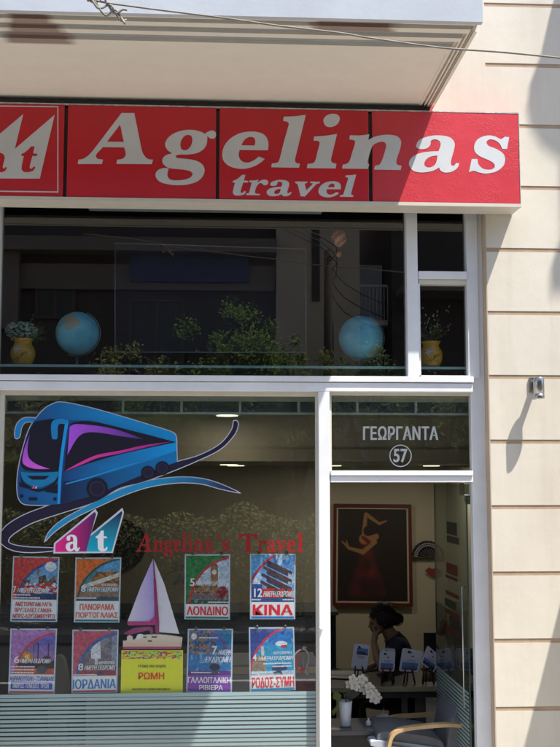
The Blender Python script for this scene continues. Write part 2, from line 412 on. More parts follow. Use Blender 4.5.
gl('i', 265, 105, 8,
   [(393,252,1),(480,246),(577,231,1),(530,425,1),(529,447),(542,462),(572,470,1),(565,507,1),(335,505,1),(340,472,1),(378,466),(402,445),(420,375),(437,310),(432,293),(418,286),(388,285,1)],
   [(467,125),(482,93),(515,74),(550,70),(580,78),(598,102),(590,138),(562,166),(520,177),(484,165)])
gl('n', 330, 120, 7,
   [(140,106,1),(205,108),(276,100,1),(268,140,1),(305,120),(350,108),(410,103),(468,113),(497,145),(493,195),(470,265),(465,298),(475,314),(502,320,1),(495,350,1),(308,347,1),(315,320,1),(345,312),(362,288),(380,235),(392,190),(388,162),(365,152),(335,158),(305,174),(288,205),(270,265),(264,295),(275,314,1),(264,342,1),(85,340,1),(90,312,1),(118,306),(138,284),(158,220),(175,165),(170,143),(135,136,1)])
gl('a', 400, 120, 4.667,
   [(76,118),(92,92),(140,75),(190,72),(235,82),(255,107),(252,140),(238,192),(241,212),(254,212),(262,200,1),(278,203,1),(266,226),(240,242),(210,245),(190,236),(183,222,1),(150,238),(100,245),(60,235),(42,205),(55,175),(90,156),(140,147),(180,146,1),(189,120),(186,100),(165,90),(145,97),(142,115),(128,131),(103,136),(82,131)],
   [(175,165,1),(140,172),(118,190),(115,212),(135,222),(160,212),(171,192)])
gl('s', 400, 120, 4.667,
   [(490,78,1),(510,80,1),(500,135,1),(478,135,1),(465,110),(440,93),(415,92),(404,105),(415,121),(450,135),(480,155),(491,182),(482,215),(450,240),(405,250),(370,245),(345,237),(322,244,1),(335,182,1),(362,182,1),(367,207),(388,227),(420,232),(441,222),(440,205),(420,190),(375,170),(350,148),(348,115),(368,86),(410,72),(445,77),(470,89)])
gl('t', 226, 168, 8,
   [(155,55,1),(143,100,1),(175,103,1),(172,117,1),(138,116,1),(118,180),(120,197),(135,197),(148,183,1),(160,190,1),(145,210),(110,220),(75,219),(56,203),(57,178),(72,117,1),(52,115,1),(55,103,1),(78,94),(105,76),(128,55,1)])
gl('r', 226, 168, 8,
   [(188,100,1),(225,99),(260,94,1),(252,118,1),(280,99),(315,93),(337,107),(332,130),(307,138),(290,126),(278,120),(260,128),(243,152),(231,192),(240,204),(272,208,1),(268,218,1),(160,216,1),(165,203,1),(183,199),(194,160),(204,120),(200,114),(183,113,1)])
gl('v', 290, 168, 8,
   [(42,108,1),(140,108,1),(138,120,1),(121,124),(121,142),(132,178,1),(176,134),(182,124),(176,121),(160,120,1),(165,108,1),(240,110,1),(238,122,1),(215,127),(195,145),(120,228,1),(85,226,1),(68,158),(58,128),(40,120,1)])
def gbox(ch):
    p = [q for l in G[ch] for q in l]; xs = [a for a, b in p]; ys = [b for a, b in p]
    return min(xs), min(ys), max(xs), max(ys)
def gplace(ch, x0, y0, x1, y1, shear=0.0):
    a, b, c, d = gbox(ch)
    loops = [[((px + shear * (py - d) - 0), py) for px, py in l] for l in G[ch]]
    xs = [q[0] for l in loops for q in l]; a, c = min(xs), max(xs)
    return [[(x0 + (px - a) / (c - a) * (x1 - x0), y0 + (py - b) / (d - b) * (y1 - y0)) for px, py in l] for l in loops]
# upright capital T, drawn straight
def capT(x0, y0, x1, y1):
    p = smooth([(0,0,1),(100,0,1),(104,34,1),(96,34,1),(88,18),(64,8,1),(64,88,1),(68,95),(80,95,1),(80,100,1),(24,100,1),(24,95,1),(34,95),(38,88,1),(38,8,1),(14,18),(6,34,1),(-4,34,1)])
    return [[(x0 + a / 100 * (x1 - x0), y0 + b / 100 * (y1 - y0)) for a, b in p]]

# ================================================================== SETTING
g = MB(); g.box(-60, 60, -9.6, -3.2, -.30, -.12); tag(g.build('road', M['asphalt']), kind='structure')
g = MB(); g.box(-60, 60, -3.05, -.001, -.30, -.004); tag(g.build('pavement', M['paving']), kind='structure')
g = MB(); g.box(-60, 60, -3.2, -3.05, -.30, .0); tag(g.build('kerb', M['kerb']), kind='structure')
g = MB(); g.box(-60, 60, -60, -9.75, -.30, -.004); tag(g.build('opposite_pavement', M['paving']), kind='structure')
g = MB(); g.box(-60, 60, -9.75, -9.6, -.30, .0); tag(g.build('opposite_kerb', M['kerb']), kind='structure')
g = MB(); g.box(-200, 200, -200, 200, -.5, -.31); tag(g.build('ground', M['asphalt']), kind='structure')
g = MB()
for k in range(12): g.box(-24 + k * 4, -22 + k * 4, -6.5, -6.38, -.12, -.116)
tag(g.build('lane_marking', mat('road_paint', (.7, .7, .68, 1), .7, var=.2)), kind='structure')

# ---- the shop building's wall
XR = at(489.6, 400, 0).x                   # right edge of the shopfront opening
ZH = at(300, 122, 0).z                     # top of the opening (behind the sign)
bw = thing('building_wall', (3, .2, 0), 'cream stucco facade with horizontal tan grooves around the travel agency', 'wall')
zs = [Z(p, 0, 525) for p in (442, 507.5)]
gs = zs[0] - zs[1]                         # groove spacing
z0 = Z(377, 0, 525)
gz = [z0 + gs * k for k in range(-8, 24)]
gz = [z for z in gz if z > .05]
GH = .0132
gx = at(485.2, 60, 0).x
top = 13.2
g = MB()
g.box(XR, 9, .0035, .34, 0, top)             # tan backing seen in the grooves
g.box(-9, XR, .0035, .34, 3.0 + 2.0, top)
g.build('groove', M['groove'], bw)
g = MB()
edges = [0] + [z for z in gz] + [top]
for i in range(len(edges) - 1):
    a = edges[i] + (GH if i else 0); b = edges[i + 1] - (GH if i < len(edges) - 2 else 0)
    g.box(XR if b < ZH + .3 else gx, 9, 0, .0034, a, b)
g.build('stucco', M['wall'], bw)
g = MB()
g.box(-9, gx, 0, .0034, ZH + .02, top)
g.build('upper_stucco', M['wall'], bw)
g = MB()
XL = at(.6, 207, .06).x - .08
g.box(-9, XL - .3, 0, .34, 0, 5.0)
g.box(XL - .3, XL, .0, .34, 0, 5.0)
g.build('left_pier', M['wall'], bw)
g = MB(); g.box(XL, XR, .02, .34, ZH + .25, 5.0); g.build('lintel', M['wall'], bw)
# reveal of the opening (same stucco, tan edge strip)
g = MB(); g.box(XR - .006, XR, .0005, .34, 0, ZH + .2); g.build('reveal', mat('tan_reveal', (.50, .39, .29, 1), .85, var=.15, vscale=6), bw)

# ---- balcony above
BP = 1.395; xe = at(483, 22, -BP).x
zb = at(483, 22, -BP).z
bal = thing('balcony', (-1, -.6, zb), 'white rendered balcony with stepped mouldings under it and a rust stain', 'balcony')
xb0 = -9
g = MB()
g.box(xb0, xe, -BP, -BP + .035, zb, zb + .034); g.box(xb0, xe, -BP, -BP + .12, zb + .034, zb + 1.15)             # solid front parapet
g.box(xe - .12, xe, -BP + .12, -.001, zb + .15, zb + 1.15)
g.box(xb0, xe - .12, -BP + .12, -.001, zb + .15, zb + .26)
g.build('parapet', M['plaster_white'], bal)
# soffit mouldings: a stepped profile swept along the front edge and mitred round the right end
prof = [(0, 0), (.0355, .0), (.045, .0), (.045, .024), (.098, .024), (.098, .002), (.148, .002), (.148, .024), (.214, .024), (.214, .004), (.262, .004), (.262, .026), (.348, .026), (.348, .006), (.424, .006), (.424, .010)]
def soffit_mat(nm, c0, c1):
    m = mat(nm, (.46, .42, .35, 1), .85)
    nt = m.node_tree; b = nt.nodes['Principled BSDF']; tc = nt.nodes.new('ShaderNodeNewGeometry')
    sep = nt.nodes.new('ShaderNodeSeparateXYZ'); nt.links.new(tc.outputs['Position'], sep.inputs[0])
    nz = nt.nodes.new('ShaderNodeTexNoise'); nz.inputs['Scale'].default_value = 9; nz.inputs['Detail'].default_value = 9; nt.links.new(tc.outputs['Position'], nz.inputs['Vector'])
    prev = None
    for cx, hw, y0_, y1_ in ((at(37, 25, -1.1).x, .15, -1.395, -.98), (at(352, 26, -1.2).x, .26, -1.395, -1.22)):
        dx = nt.nodes.new('ShaderNodeMath'); dx.operation = 'SUBTRACT'; nt.links.new(sep.outputs[0], dx.inputs[0]); dx.inputs[1].default_value = cx
        ax = nt.nodes.new('ShaderNodeMath'); ax.operation = 'ABSOLUTE'; nt.links.new(dx.outputs[0], ax.inputs[0])
        wy = nt.nodes.new('ShaderNodeMath'); wy.operation = 'MULTIPLY_ADD'; wy.inputs[1].default_value = -.22; wy.inputs[2].default_value = -.22 * 1.30; nt.links.new(sep.outputs[1], wy.inputs[0])
        ax0 = ax; ax = nt.nodes.new('ShaderNodeMath'); ax.operation = 'ADD'; nt.links.new(ax0.outputs[0], ax.inputs[0]); nt.links.new(wy.outputs[0], ax.inputs[1])
        nn = nt.nodes.new('ShaderNodeMath'); nn.operation = 'MULTIPLY_ADD'; nn.inputs[1].default_value = .12; nt.links.new(nz.outputs['Fac'], nn.inputs[0]); nt.links.new(ax.outputs[0], nn.inputs[2])
        rx = nt.nodes.new('ShaderNodeMapRange'); rx.inputs[1].default_value = hw + .045; rx.inputs[2].default_value = hw - .015 ; nt.links.new(nn.outputs[0], rx.inputs[0])
        ry = nt.nodes.new('ShaderNodeMapRange'); ry.inputs[1].default_value = y1_ + .012; ry.inputs[2].default_value = y1_ - .012; nt.links.new(sep.outputs[1], ry.inputs[0])
        mu = nt.nodes.new('ShaderNodeMath'); mu.operation = 'MULTIPLY'; nt.links.new(rx.outputs[0], mu.inputs[0]); nt.links.new(ry.outputs[0], mu.inputs[1])
        if prev:
            mxx = nt.nodes.new('ShaderNodeMath'); mxx.operation = 'MAXIMUM'; nt.links.new(prev.outputs[0], mxx.inputs[0]); nt.links.new(mu.outputs[0], mxx.inputs[1]); prev = mxx
        else: prev = mu
    sc_ = nt.nodes.new('ShaderNodeMath'); sc_.operation = 'MULTIPLY'; sc_.inputs[1].default_value = .78; nt.links.new(prev.outputs[0], sc_.inputs[0])
    r = nt.nodes.new('ShaderNodeValToRGB'); nt.links.new(nz.outputs['Fac'], r.inputs[0])
    r.color_ramp.elements[0].color = c0; r.color_ramp.elements[1].color = c1
    mx = nt.nodes.new('ShaderNodeMixRGB'); nt.links.new(sc_.outputs[0], mx.inputs[0]); nt.links.new(r.outputs[0], mx.inputs[1]); mx.inputs[2].default_value = (.19, .10, .075, 1)
    nt.links.new(mx.outputs[0], b.inputs['Base Color'])
    return m
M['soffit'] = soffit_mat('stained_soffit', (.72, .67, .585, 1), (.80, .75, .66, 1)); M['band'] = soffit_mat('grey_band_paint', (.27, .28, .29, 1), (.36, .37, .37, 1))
g = MB(); pr = prof[1:]
vs = []
for d, h in pr:
    e_ = .02 + d * .175; vs += [(xb0, -BP + d, zb + h), (xe - e_, -BP + d, zb + h), (xe - e_, -.001, zb + h)]
fs = []
for i in range(len(pr) - 1):
    for k in (0, 1):
        fs.append((i * 3 + k, (i + 1) * 3 + k, (i + 1) * 3 + k + 1, i * 3 + k + 1))
g.add(vs, fs)
n = len(pr) - 1; d, h = pr[-1]
e_ = .02 + d * .175; g.quad((xb0, -BP + d, zb + h), (xb0, -.001, zb + h), (xe - e_, -.001, zb + h), (xe - e_, -BP + d, zb + h))
# body above the profile closes it
g.build('soffit_moulding', M['soffit'], bal)
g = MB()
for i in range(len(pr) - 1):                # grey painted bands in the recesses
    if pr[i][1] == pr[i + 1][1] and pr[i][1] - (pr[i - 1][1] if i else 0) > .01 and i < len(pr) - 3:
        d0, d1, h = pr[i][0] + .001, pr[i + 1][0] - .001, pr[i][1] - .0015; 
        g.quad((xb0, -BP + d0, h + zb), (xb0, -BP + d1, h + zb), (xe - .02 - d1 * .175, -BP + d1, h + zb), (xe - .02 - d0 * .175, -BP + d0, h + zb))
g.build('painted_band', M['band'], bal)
g = MB(); g.box(xe - .019, xe, -BP + .12, -.001, zb + .0, zb + .1495); g.build('end_beam', M['soffit'], bal)

# ---- overhead cable
cb = thing('overhead_cable', at(300, 30, -2.2), 'thin sagging twisted cable crossing in front of the balcony', 'cable')
pts = [(-60,-24),(60,-9),(100,1.5),(130,6),(160,10),(220,17.5),(280,26),(340,33),(370,38),(440,47.6),(500,52),(560,58),(680,72)]
cp = [at(a, b, -2.2) for a, b in pts]
def spl(P, k=6):
    o = []
    for i in range(len(P) - 1):
        p0 = P[max(i - 1, 0)]; p1 = P[i]; p2 = P[i + 1]; p3 = P[min(i + 2, len(P) - 1)]
        for j in range(k):
            t = j / k; o.append(.5 * (2 * p1 + (p2 - p0) * t + (2 * p0 - 5 * p1 + 4 * p2 - p3) * t * t + (3 * p1 - p0 - 3 * p2 + p3) * t ** 3))
    o.append(P[-1]); return o
g = MB(); g.tube(spl(cp), .0042, 6); g.build('wire', M['cable'], cb)
g = MB()
kn = at(104, 2, -2.2)
for q in range(3):
    pp = [kn + Vector((-.07 + .02 * i + .004 * q, random.uniform(-.01, .01), .022 * math.sin(i * 1.3 + q * 2) + .012 * q - .01 * i)) for i in range(9)]
    g.tube(spl(pp, 3), .005, 6)
g.tube([at(113, 4, -2.2), at(112.5, 9, -2.2), at(113.5, 14, -2.2)], .003, 6)
g.build('knot', M['cable'], cb)

# ================================================================== SIGN
SP = -.20                                   # face of the sign, in front of the wall
sgn = thing('shop_sign', at(220, 200, SP), 'long red shop sign of four panels with large pale italic letters', 'sign')
yb = .015
px_edges = [(-88, 63.6), (67.2, 216), (219.4, 368.6), (372.4, 519.2)]
zt_ = lambda px: at(px, 102.4 + (px / 519) * 12.4, SP).z
zT = at(260, 108.6, SP).z; zB = at(260, 199.8, SP).z
for i, (a, b) in enumerate(px_edges):
    g = MB(); x0 = at(a, 150, SP).x; x1 = at(b, 150, SP).x
    g.box(x0, x1, SP, -.021, zB, zT)
    o = g.build('sign_panel', M['red_b'] if i == 3 else M['red'], sgn, bevel=.004)
    if i == 3: o['label'] = 'sun blistered right end panel of the sign'
xs0, xs1 = at(-88, 150, SP).x, at(519.2, 150, SP).x
g = MB(); g.box(xs0 + .01, xs1 - .01, SP + .02, -.004, zB + .01, zT - .01); g.box(xs0 + .01, xe - .03, SP + .03, -.004, zT + .009, zb - .004); g.build('backing', M['black'], sgn)  # second box paints the shaded gap above the sign black
g = MB()
g.box(xs0, xs1 + .006, SP - .004, SP + .03, zB - .022, zB - .001); g.box(xs0, xs1 + .006, SP + .031, -.004, zB - .018, zB - .002)
g.build('lower_rail', M['bead'], sgn)
g = MB()
g.box(xs1 + .0005, xs1 + .005, SP - .002, -.004, zB, zT + .003)
g.box(xs0, xs1 + .0051, SP - .0015, SP + .02, zT + .0005, zT + .008)
g.build('trim', mat('pale_worn_trim', (.6, .6, .58, 1), .5, var=.5, vscale=30), sgn)
M['letter'] = mat('pale_letter_vinyl', (.60, .62, .64, 1), .45, var=.08, vscale=6)
def letters(word_boxes, y, m, parent, names='letter'):
    for ch, loops in word_boxes:
        g = MB(); flat(g, loops, y, None); g.build(names, m, parent)
ly = SP - .0012
wb = [(c, G[c]) for c in 'Agelinas'[:6]] + [('a', G['a']), ('s', G['s'])]
letters(wb, ly, M['letter'], sgn)
sm = [('t', G['t']), ('r', G['r']), ('a', gplace('a', 266.6, 179.9, 291.6, 196.3)), ('v', G['v']),
      ('e', gplace('e', 318.5, 181.2, 341, 197.4)), ('l', gplace('l', 339.8, 174.5, 356.3, 197))]
letters(sm, ly, M['letter'], sgn)
# logo panel: two sails with a and t cut out, thin border line
g = MB()
sail = T(0, 100, 7, [(-370,548),(162,98),(103,342),(382,103),(278,550)])
tl = gplace('t', 21.1, 146.4, 37.1, 172.2); al = gplace('a', -17, 152.5, 6.7, 172.2)
flat(g, [sail], ly, None); g.build('sail_emblem', M['letter'], sgn)
for q_ in (tl, al): g = MB(); flat(g, q_, ly - .001, None); g.build('emblem_letter', M['red'], sgn)
g = MB()
for q in ([(-81,104.2),(58.3,106.2),(58.3,107.4),(-81,105.4)], [(-81,189.6),(58.3,191.4),(58.3,192.6),(-81,190.8)],
          [(57.2,107.5),(58.3,107.5),(58.3,191.3),(57.2,191.3)], [(-81,105.5),(-79.9,105.5),(-79.9,189.5),(-81,189.5)]):
    flat(g, [q], ly, None)
g.build('border_line', M['letter'], sgn)

# ================================================================== SHOPFRONT FRAME
FY = .06; GY = .125
sf = thing('shopfront_frame', (XR - 1.7, .1, 0), 'white aluminium shopfront frame with mullions, transoms and dark panes', 'window')
def fr(name, a, b, c, d, y0, y1, m='white', bev=.003, pxm=None):
    """frame bar: pixel columns a..b, rows c..d seen on its front face y0"""
    g = MB(); x0, x1 = X(a, y0, (c + d) / 2), X(b, y0, (c + d) / 2)
    cx = pxm or (a + b) / 2
    g.box(x0, x1, y0, y1, Z(d, y0, cx), Z(c, y0, cx)); return g.build(name, M[m], sf, bevel=bev)
fr('head_rail', -24, 488, 190, 206.6, FY + .01, .16, 'bead', .002, 250)
g = MB(); xj = at(.6, 207, FY).x; g.box(xj - .16, xj, FY, .16, .05, at(0, 203, FY).z); g.build('jamb', M['white'], sf, bevel=.003)
fr('jamb', 473.8, 488.2, 209, 900, .09, .16)
fr('jamb', 467.2, 478.5, 210, 378, FY + .018, .15)
fr('mullion', 407.2, 418.2, 209, 376.5, FY, .15)
fr('transom', -9, 474, 375.8, 381.6, FY - .012, .16, pxm=300)
fr('transom', -9, 473, 382.4, 391.2, FY, .16, pxm=300)
fr('mullion', 319.4, 330.6, 391.4, 900, FY, .16)
fr('transom', 330.8, 473.4, 470.6, 475.6, FY - .008, .16, pxm=400)
fr('transom', 330.8, 473.4, 475.9, 482.4, FY + .003, .16, pxm=400)
fr('transom', 418.4, 467.2, 271.2, 279, FY + .004, .15)
fr('transom', 418.4, 467.2, 279.6, 284.2, FY + .018, .15, 'bead')
g = MB(); g.ball(at(321.3, 628.5, FY - .012), .014, 16, 10); g.tube([at(321.3, 628.5, FY - .012), at(321.3, 628.5, FY + .002)], .006, 8); g.build('knob', M['white'], sf)
# glazing beads
def beads(a, b, c, d, w=4.2, y=.095, h=None):
    h = h or w
    cx = (a + b) / 2
    g = MB()
    g.box(X(a, y, 500), X(b, y, 500), y, y + .03, Z(c + h, y, cx), Z(c, y, cx))
    g.box(X(a, y, 500), X(a + w, y, 500), y + .001, y + .03, Z(d, y, cx), Z(c + h, y, cx) + .001)
    g.box(X(b - w, y, 500), X(b, y, 500), y + .001, y + .03, Z(d, y, cx), Z(c + h, y, cx) + .001)
    g.build('glazing_bead', M['bead'], sf, bevel=.002)
beads(-3, 320.3, 390, 900, 4.6, h=5.6)
beads(329.6, 475, 390, 471.6, 2.4, h=5.4)
g = MB(); y = .075
g.box(X(418, y, 300), X(420.2, y, 300), y, y + .03, Z(377, y, 440), Z(283.8, y, 440)); g.box(X(418, y, 300), X(468, y, 300), y, y + .03, Z(377, y, 440), Z(375.4, y, 440))
g.build('sash', M['white'], sf)
def pane(a, b, c, d, m, y=GY):
    g = MB(); cx = (a + b) / 2
    p = [(X(a, y), y, Z(d, y, cx)), (X(b, y), y, Z(d, y, cx)), (X(b, y), y, Z(c, y, cx)), (X(a, y), y, Z(c, y, cx))]
    g.quad(*p); return g.build('glass_pane', M[m], sf)
pane(-3, 410, 196, 380, 'glass_up'); pane(415, 470, 200, 380, 'glass_up', GY + .004)
pane(-6, 322, 386, 900, 'glass'); pane(328, 476, 386, 475, 'glass', GY + .004)

# ================================================================== DECALS ON THE GLASS
DY = GY - .004
WH = rgb(205, 208, 214)
# frosted stripe film across the lower part of the big pane
ff = MB(); yf = GY - .003
zt0 = at(150, 693, yf).z
for k in range(62):
    zz = zt0 - k * .0252
    if zz - .017 < .12: break
    hgt = .0165 if k else .022
    ff.box(X(-2, yf), X(317.5, yf, 700), yf - .0008, yf, zz - hgt, zz)
M['film'] = mat('frosted_film', (.25, .345, .355, 1), .6, var=.1, vscale=3)
fo = ff.build('frosted_stripe_film', M['film']); tag(fo, 'pale frosted film of thin horizontal stripes along the bottom of the big window', 'window film')

bus = thing('bus_sticker', at(120, 500, DY), 'large blue coach sticker with purple windows on a dark swoosh road', 'sticker')
T1 = lambda p: T(0, 390, 4.3077, p)
T2 = lambda p: T(120, 390, 4.3077, p)
T3 = lambda p: T(0, 490, 4, p)
K = 1.55
def C(r, g_, b): return rgb(r, g_, b, K)
road_o = smooth([(233.7,421.3,1),(236.2,420.9),(237.9,424.8),(233.7,435.3),(219.8,449.2),(196.6,460.8),(168.7,472.4),(143,481.7),(120,487.8),(104,497),(90,503.7),(62.5,512.5),(32.5,522.5),(15,532.5),(8.5,539),(10,543.7),(25,547),(53.7,548.4),(53.7,550.4),(30,552.2),(12.5,550),(2,543.7),(0.3,535),(7.5,525),(25,514.6),(50,505),(80,492),(111,480),(154.8,468.5),(176.9,462),(199,455.6),(219.8,444.5),(231.4,430.6)], 6)
lite_o = smooth([(45,541,1),(50,531),(62.5,520),(87.5,506),(120,490),(150,480.8),(178,477.4),(201,478.7),(219.8,484),(239.6,492.8,1),(219.8,488.5),(201,483.6),(178,482.6),(150,486.5),(125,494.5),(100,505.5),(75,517.5),(55,531)], 6)
body_o = smooth(T1([(240,55,1),(200,75),(165,110),(130,160),(105,230),(85,310),(75,380),(75,440),(85,475),(110,492),(180,495),(255,492,1),(400,455),(520,405),(640,355),(762,310,1),(760,250),(757,200),(735,180),(640,150),(517,113),(400,80),(320,62),(265,53)]), 5)
mirL = smooth(T1([(65,203),(66,170),(80,137),(110,120),(152,121,1),(145,138,1),(110,138),(92,160),(85,195),(76,207)]))
mirR = smooth(T1([(223,205),(220,150),(235,128),(270,122),(291,136),(280,146),(257,146),(249,160),(247,206),(235,212)]))
wl = .9
g = MB()
for k, o_ in enumerate((road_o, lite_o, offs(body_o, 0), mirL)):
    flat(g, [offs(o_, wl)], DY + .0004 * k * .5, rgb(180, 184, 196, 1.4))
g.build('outline', M['print'], bus)
def grad(c0, c1, x0, x1, y0=None, y1=None):
    def f(x, y):
        t = (x - x0) / (x1 - x0) if y0 is None else (y - y0) / (y1 - y0)
        t = max(0, min(1, t)); return tuple(a + (b - a) * t for a, b in zip(c0, c1))
    return f
g = MB(); flat(g, [road_o], DY - .002, C(24, 18, 42)); g.build('road_swoosh', M['print'], bus)
g = MB(); flat(g, [lite_o], DY - .003, None, grad(C(20, 118, 160), C(36, 30, 66), 170, 225)); g.build('light_swoosh', M['print'], bus)
g = MB()
L = DY - .004
flat(g, [body_o], L, None, grad(C(14, 62, 112), C(8, 116, 170), 30, 120))
side = smooth(T1([(292,130,1),(400,132),(517,160),(757,226,1),(760,310,1),(640,355),(520,405),(400,455),(255,490,1),(268,260)]))
flat(g, [side], L - .0006, None, grad(C(20, 44, 96), C(4, 126, 184), 62, 135))
low = smooth(T1([(272,395,1),(400,375),(560,330),(760,262,1),(762,310,1),(640,355),(520,405),(400,455),(258,490,1)]))
flat(g, [low], L - .0012, None, grad(C(14, 24, 58), C(6, 98, 150), 62, 165))
g.build('body', M['print'], bus)
g = MB(); L2 = L - .0022
DK = C(16, 12, 30)
flat(g, [smooth(T1([(150,136,1),(225,125),(278,128,1),(284,165),(268,260),(250,350,1),(180,352),(110,345),(88,312),(103,240),(128,172)]))], L2, DK)
flat(g, [smooth(T1([(300,150,1),(325,137),(400,136),(540,168),(757,225,1),(600,258),(450,295),(276,350,1),(284,270)]))], L2, DK)
g.build('window', M['print'], bus)
g = MB(); L3 = L2 - .0008  # printed purple and pink shapes over the dark windows
PU = C(118, 58, 168)
flat(g, [smooth(T1([(128,190,1),(108,240),(96,300),(108,325),(150,339),(214,340,1),(162,322),(127,297),(118,265),(121,225)]))], L3, None, grad(C(96, 60, 170), C(190, 80, 190), 0, 0, 435, 470))
flat(g, [smooth(T1([(300,158,1),(330,147),(430,156),(520,176),(617,212,1),(520,199),(430,184),(370,184),(332,208),(290,280,1)]))], L3, None, grad(C(150, 70, 190), C(70, 40, 110), 70, 140))
flat(g, [smooth(T1([(278,349,1),(350,309),(420,279),(517,261),(620,238),(742,222,1),(620,249),(517,273),(420,293),(350,322)]))], L3, None, grad(C(215, 50, 140), C(150, 30, 120), 70, 165))
g.build('window_graphic', M['print'], bus)
g = MB()
flat(g, [smooth(T1([(282,128,1),(295,132,1),(276,262),(264,380),(258,490,1),(247,492,1),(251,380),(262,262)]))], L3, C(20, 130, 190))
flat(g, [smooth(T1([(282,402,1),(400,368),(560,318),(700,290,1),(560,324),(400,376),(282,408,1)]))], L3, C(30, 120, 175))
flat(g, [mirL], L3, C(20, 110, 165)); flat(g, [mirR], L3 - .0005, C(20, 110, 165))
flat(g, [smooth(T1([(88,352,1),(150,357),(252,352,1),(240,390),(165,420),(105,395)]))], L3, C(14, 104, 146))
g.build('blue_trim', M['print'], bus)
L4 = L3 - .0012
def circ(cx, cy, r, n=28, ry=None): return [(cx + r * math.cos(2 * math.pi * k / n), cy + (ry or r) * math.sin(2 * math.pi * k / n)) for k in range(n)]
for cx, cy, r in ((418, 425, 46), (637, 357, 30), (699, 337, 30)):
    g = MB(); (a, b), = T1([(cx, cy)]); flat(g, [circ(a, b, r / 4.3)], L4, DK); flat(g, [circ(a, b, r * .74 / 4.3)], L4 - .0005, C(38, 32, 62)); flat(g, [circ(a, b, r * .6 / 4.3)], L4 - .001, C(22, 18, 40)); g.build('wheel', M['print'], bus)
g = MB()
flat(g, [smooth(T1([(115,370,1),(212,370,1),(192,386,1),(138,386,1)]))], L4, DK)
flat(g, [smooth(T1([(84,370,1),(110,405),(165,428),(225,402),(253,366,1),(236,408),(168,438),(104,414)]))], L4, DK)
flat(g, [smooth(T1([(190,437,1),(250,403,1),(248,446,1)]))], L4, DK); flat(g, [smooth(T1([(82,395,1),(120,425,1),(84,415,1)]))], L4, DK)
for cx, cy in ((92, 457), (236, 470)):
    (a, b), = T1([(cx, cy)]); flat(g, [circ(a, b, 1.7)], L4, DK)
flat(g, [T1([(124,464),(160,464),(160,475),(124,475)])], L4, DK)
flat(g, [T1([(135,424),(149,408),(147,424)])], L4 - .0005, C(235, 60, 130)); flat(g, [T1([(149,424),(158,411),(158,424)])], L4 - .0005, C(180, 180, 200))
g.build('front_detail', M['print'], bus)

logo = thing('sail_logo_sticker', at(80, 552, DY), 'pink and teal two sail logo sticker with the letters a and t', 'sticker')
g = MB()
lo = T3([(218,214),(380,80),(388,92),(360,180),(488,76),(493,90),(449,249),(216,251)])
flat(g, [offs(lo, .7)], DY - .0045, rgb(180, 184, 196, 1.4)); g.build('outline', M['print'], logo)
g = MB()
flat(g, [T3([(222,216),(378,88),(384,95),(345,246),(221,248)])], DY - .006, None, grad(C(205, 30, 115), C(58, 20, 74), 60, 94))
flat(g, [T3([(345,246),(359,188),(487,84),(489,92),(446,246)])], DY - .0063, None, lambda x, y: tuple(a + (b - a) * max(0, min(1, (y - 512) / 36)) for a, b in zip(C(22, 18, 52), C(0, 140, 165))))
g.build('sail', M['print'], logo)
wl_ = C(205, 205, 210)
for ch, bx in (('a', (65.6, 534.6, 79.6, 551.4)), ('t', (95.6, 530.5, 107.6, 551.4))):
    g = MB(); flat(g, gplace(ch, *bx, shear=.25 if ch == 'a' else .28), DY - .0075, wl_); g.build('letter', M['print'], logo)

# red name lettering
nm = thing('name_lettering', at(220, 552, DY), 'red serif lettering with the agency name across the big window', 'lettering')
RD = (.26, .008, .010, 1)
name = [('A',136,533.4,152,552),('n',153,540,163,552),('g',163.5,539.6,173,557),('e',173.5,539.6,181,552.2),('l',182,532.5,187,552),('i',188,534,193,552),('n',194,540,204,552),('a',205,539.6,213.5,552.2),
        ('s',222.5,539.6,229.5,552.2),('T',239,534,257,552),('r',258,540,266,552),('a',267,539.6,276,552.4),('v',276.5,540,286,552.4),('e',287,539.6,295.5,552.4),('l',297,532.5,303.5,552.2)]
for ch, a, b, c, d in name:
    g = MB()
    flat(g, capT(a, b, c, d) if ch == 'T' else gplace(ch, a, b, c, d, shear=.26 if ch != 'A' else .0), DY - .001, RD); g.build('letter', M['print'], nm)
g = MB(); flat(g, [smooth([(217,533.5,1),(219.6,533.5),(219.2,537),(216.8,540,1),(217.4,536.8)])], DY - .001, RD); g.build('apostrophe', M['print'], nm)

# street name on the fanlight
st = thing('street_name_lettering', at(400, 466, DY), 'pale grey street name in capitals on the glass above the door', 'lettering')
GR = rgb(150, 158, 166, .62)
g = MB(); text_in(g, 'ΓΕΩΡΓΑΝΤΑ', lambda u, v: at(u, v, DY), 363, 426.2, 438.4, 439.9, GR, bold=.022, track=1.06); g.build('letter', M['print'], st)
nb = thing('house_number_sticker', at(400, 467, DY), 'pale number 57 inside a thin ring on the glass above the door', 'sticker')
g = MB(); text_in(g, '57', lambda u, v: at(u, v, DY), 393.4, 448.8, 407.6, 462.4, GR, bold=.025); g.build('number', M['print'], nb)
g = MB(); flat(g, [circ(400.6, 455.8, 11.2, 40), circ(400.6, 455.8, 10.2, 40)], DY, GR); g.build('ring', M['print'], nb)

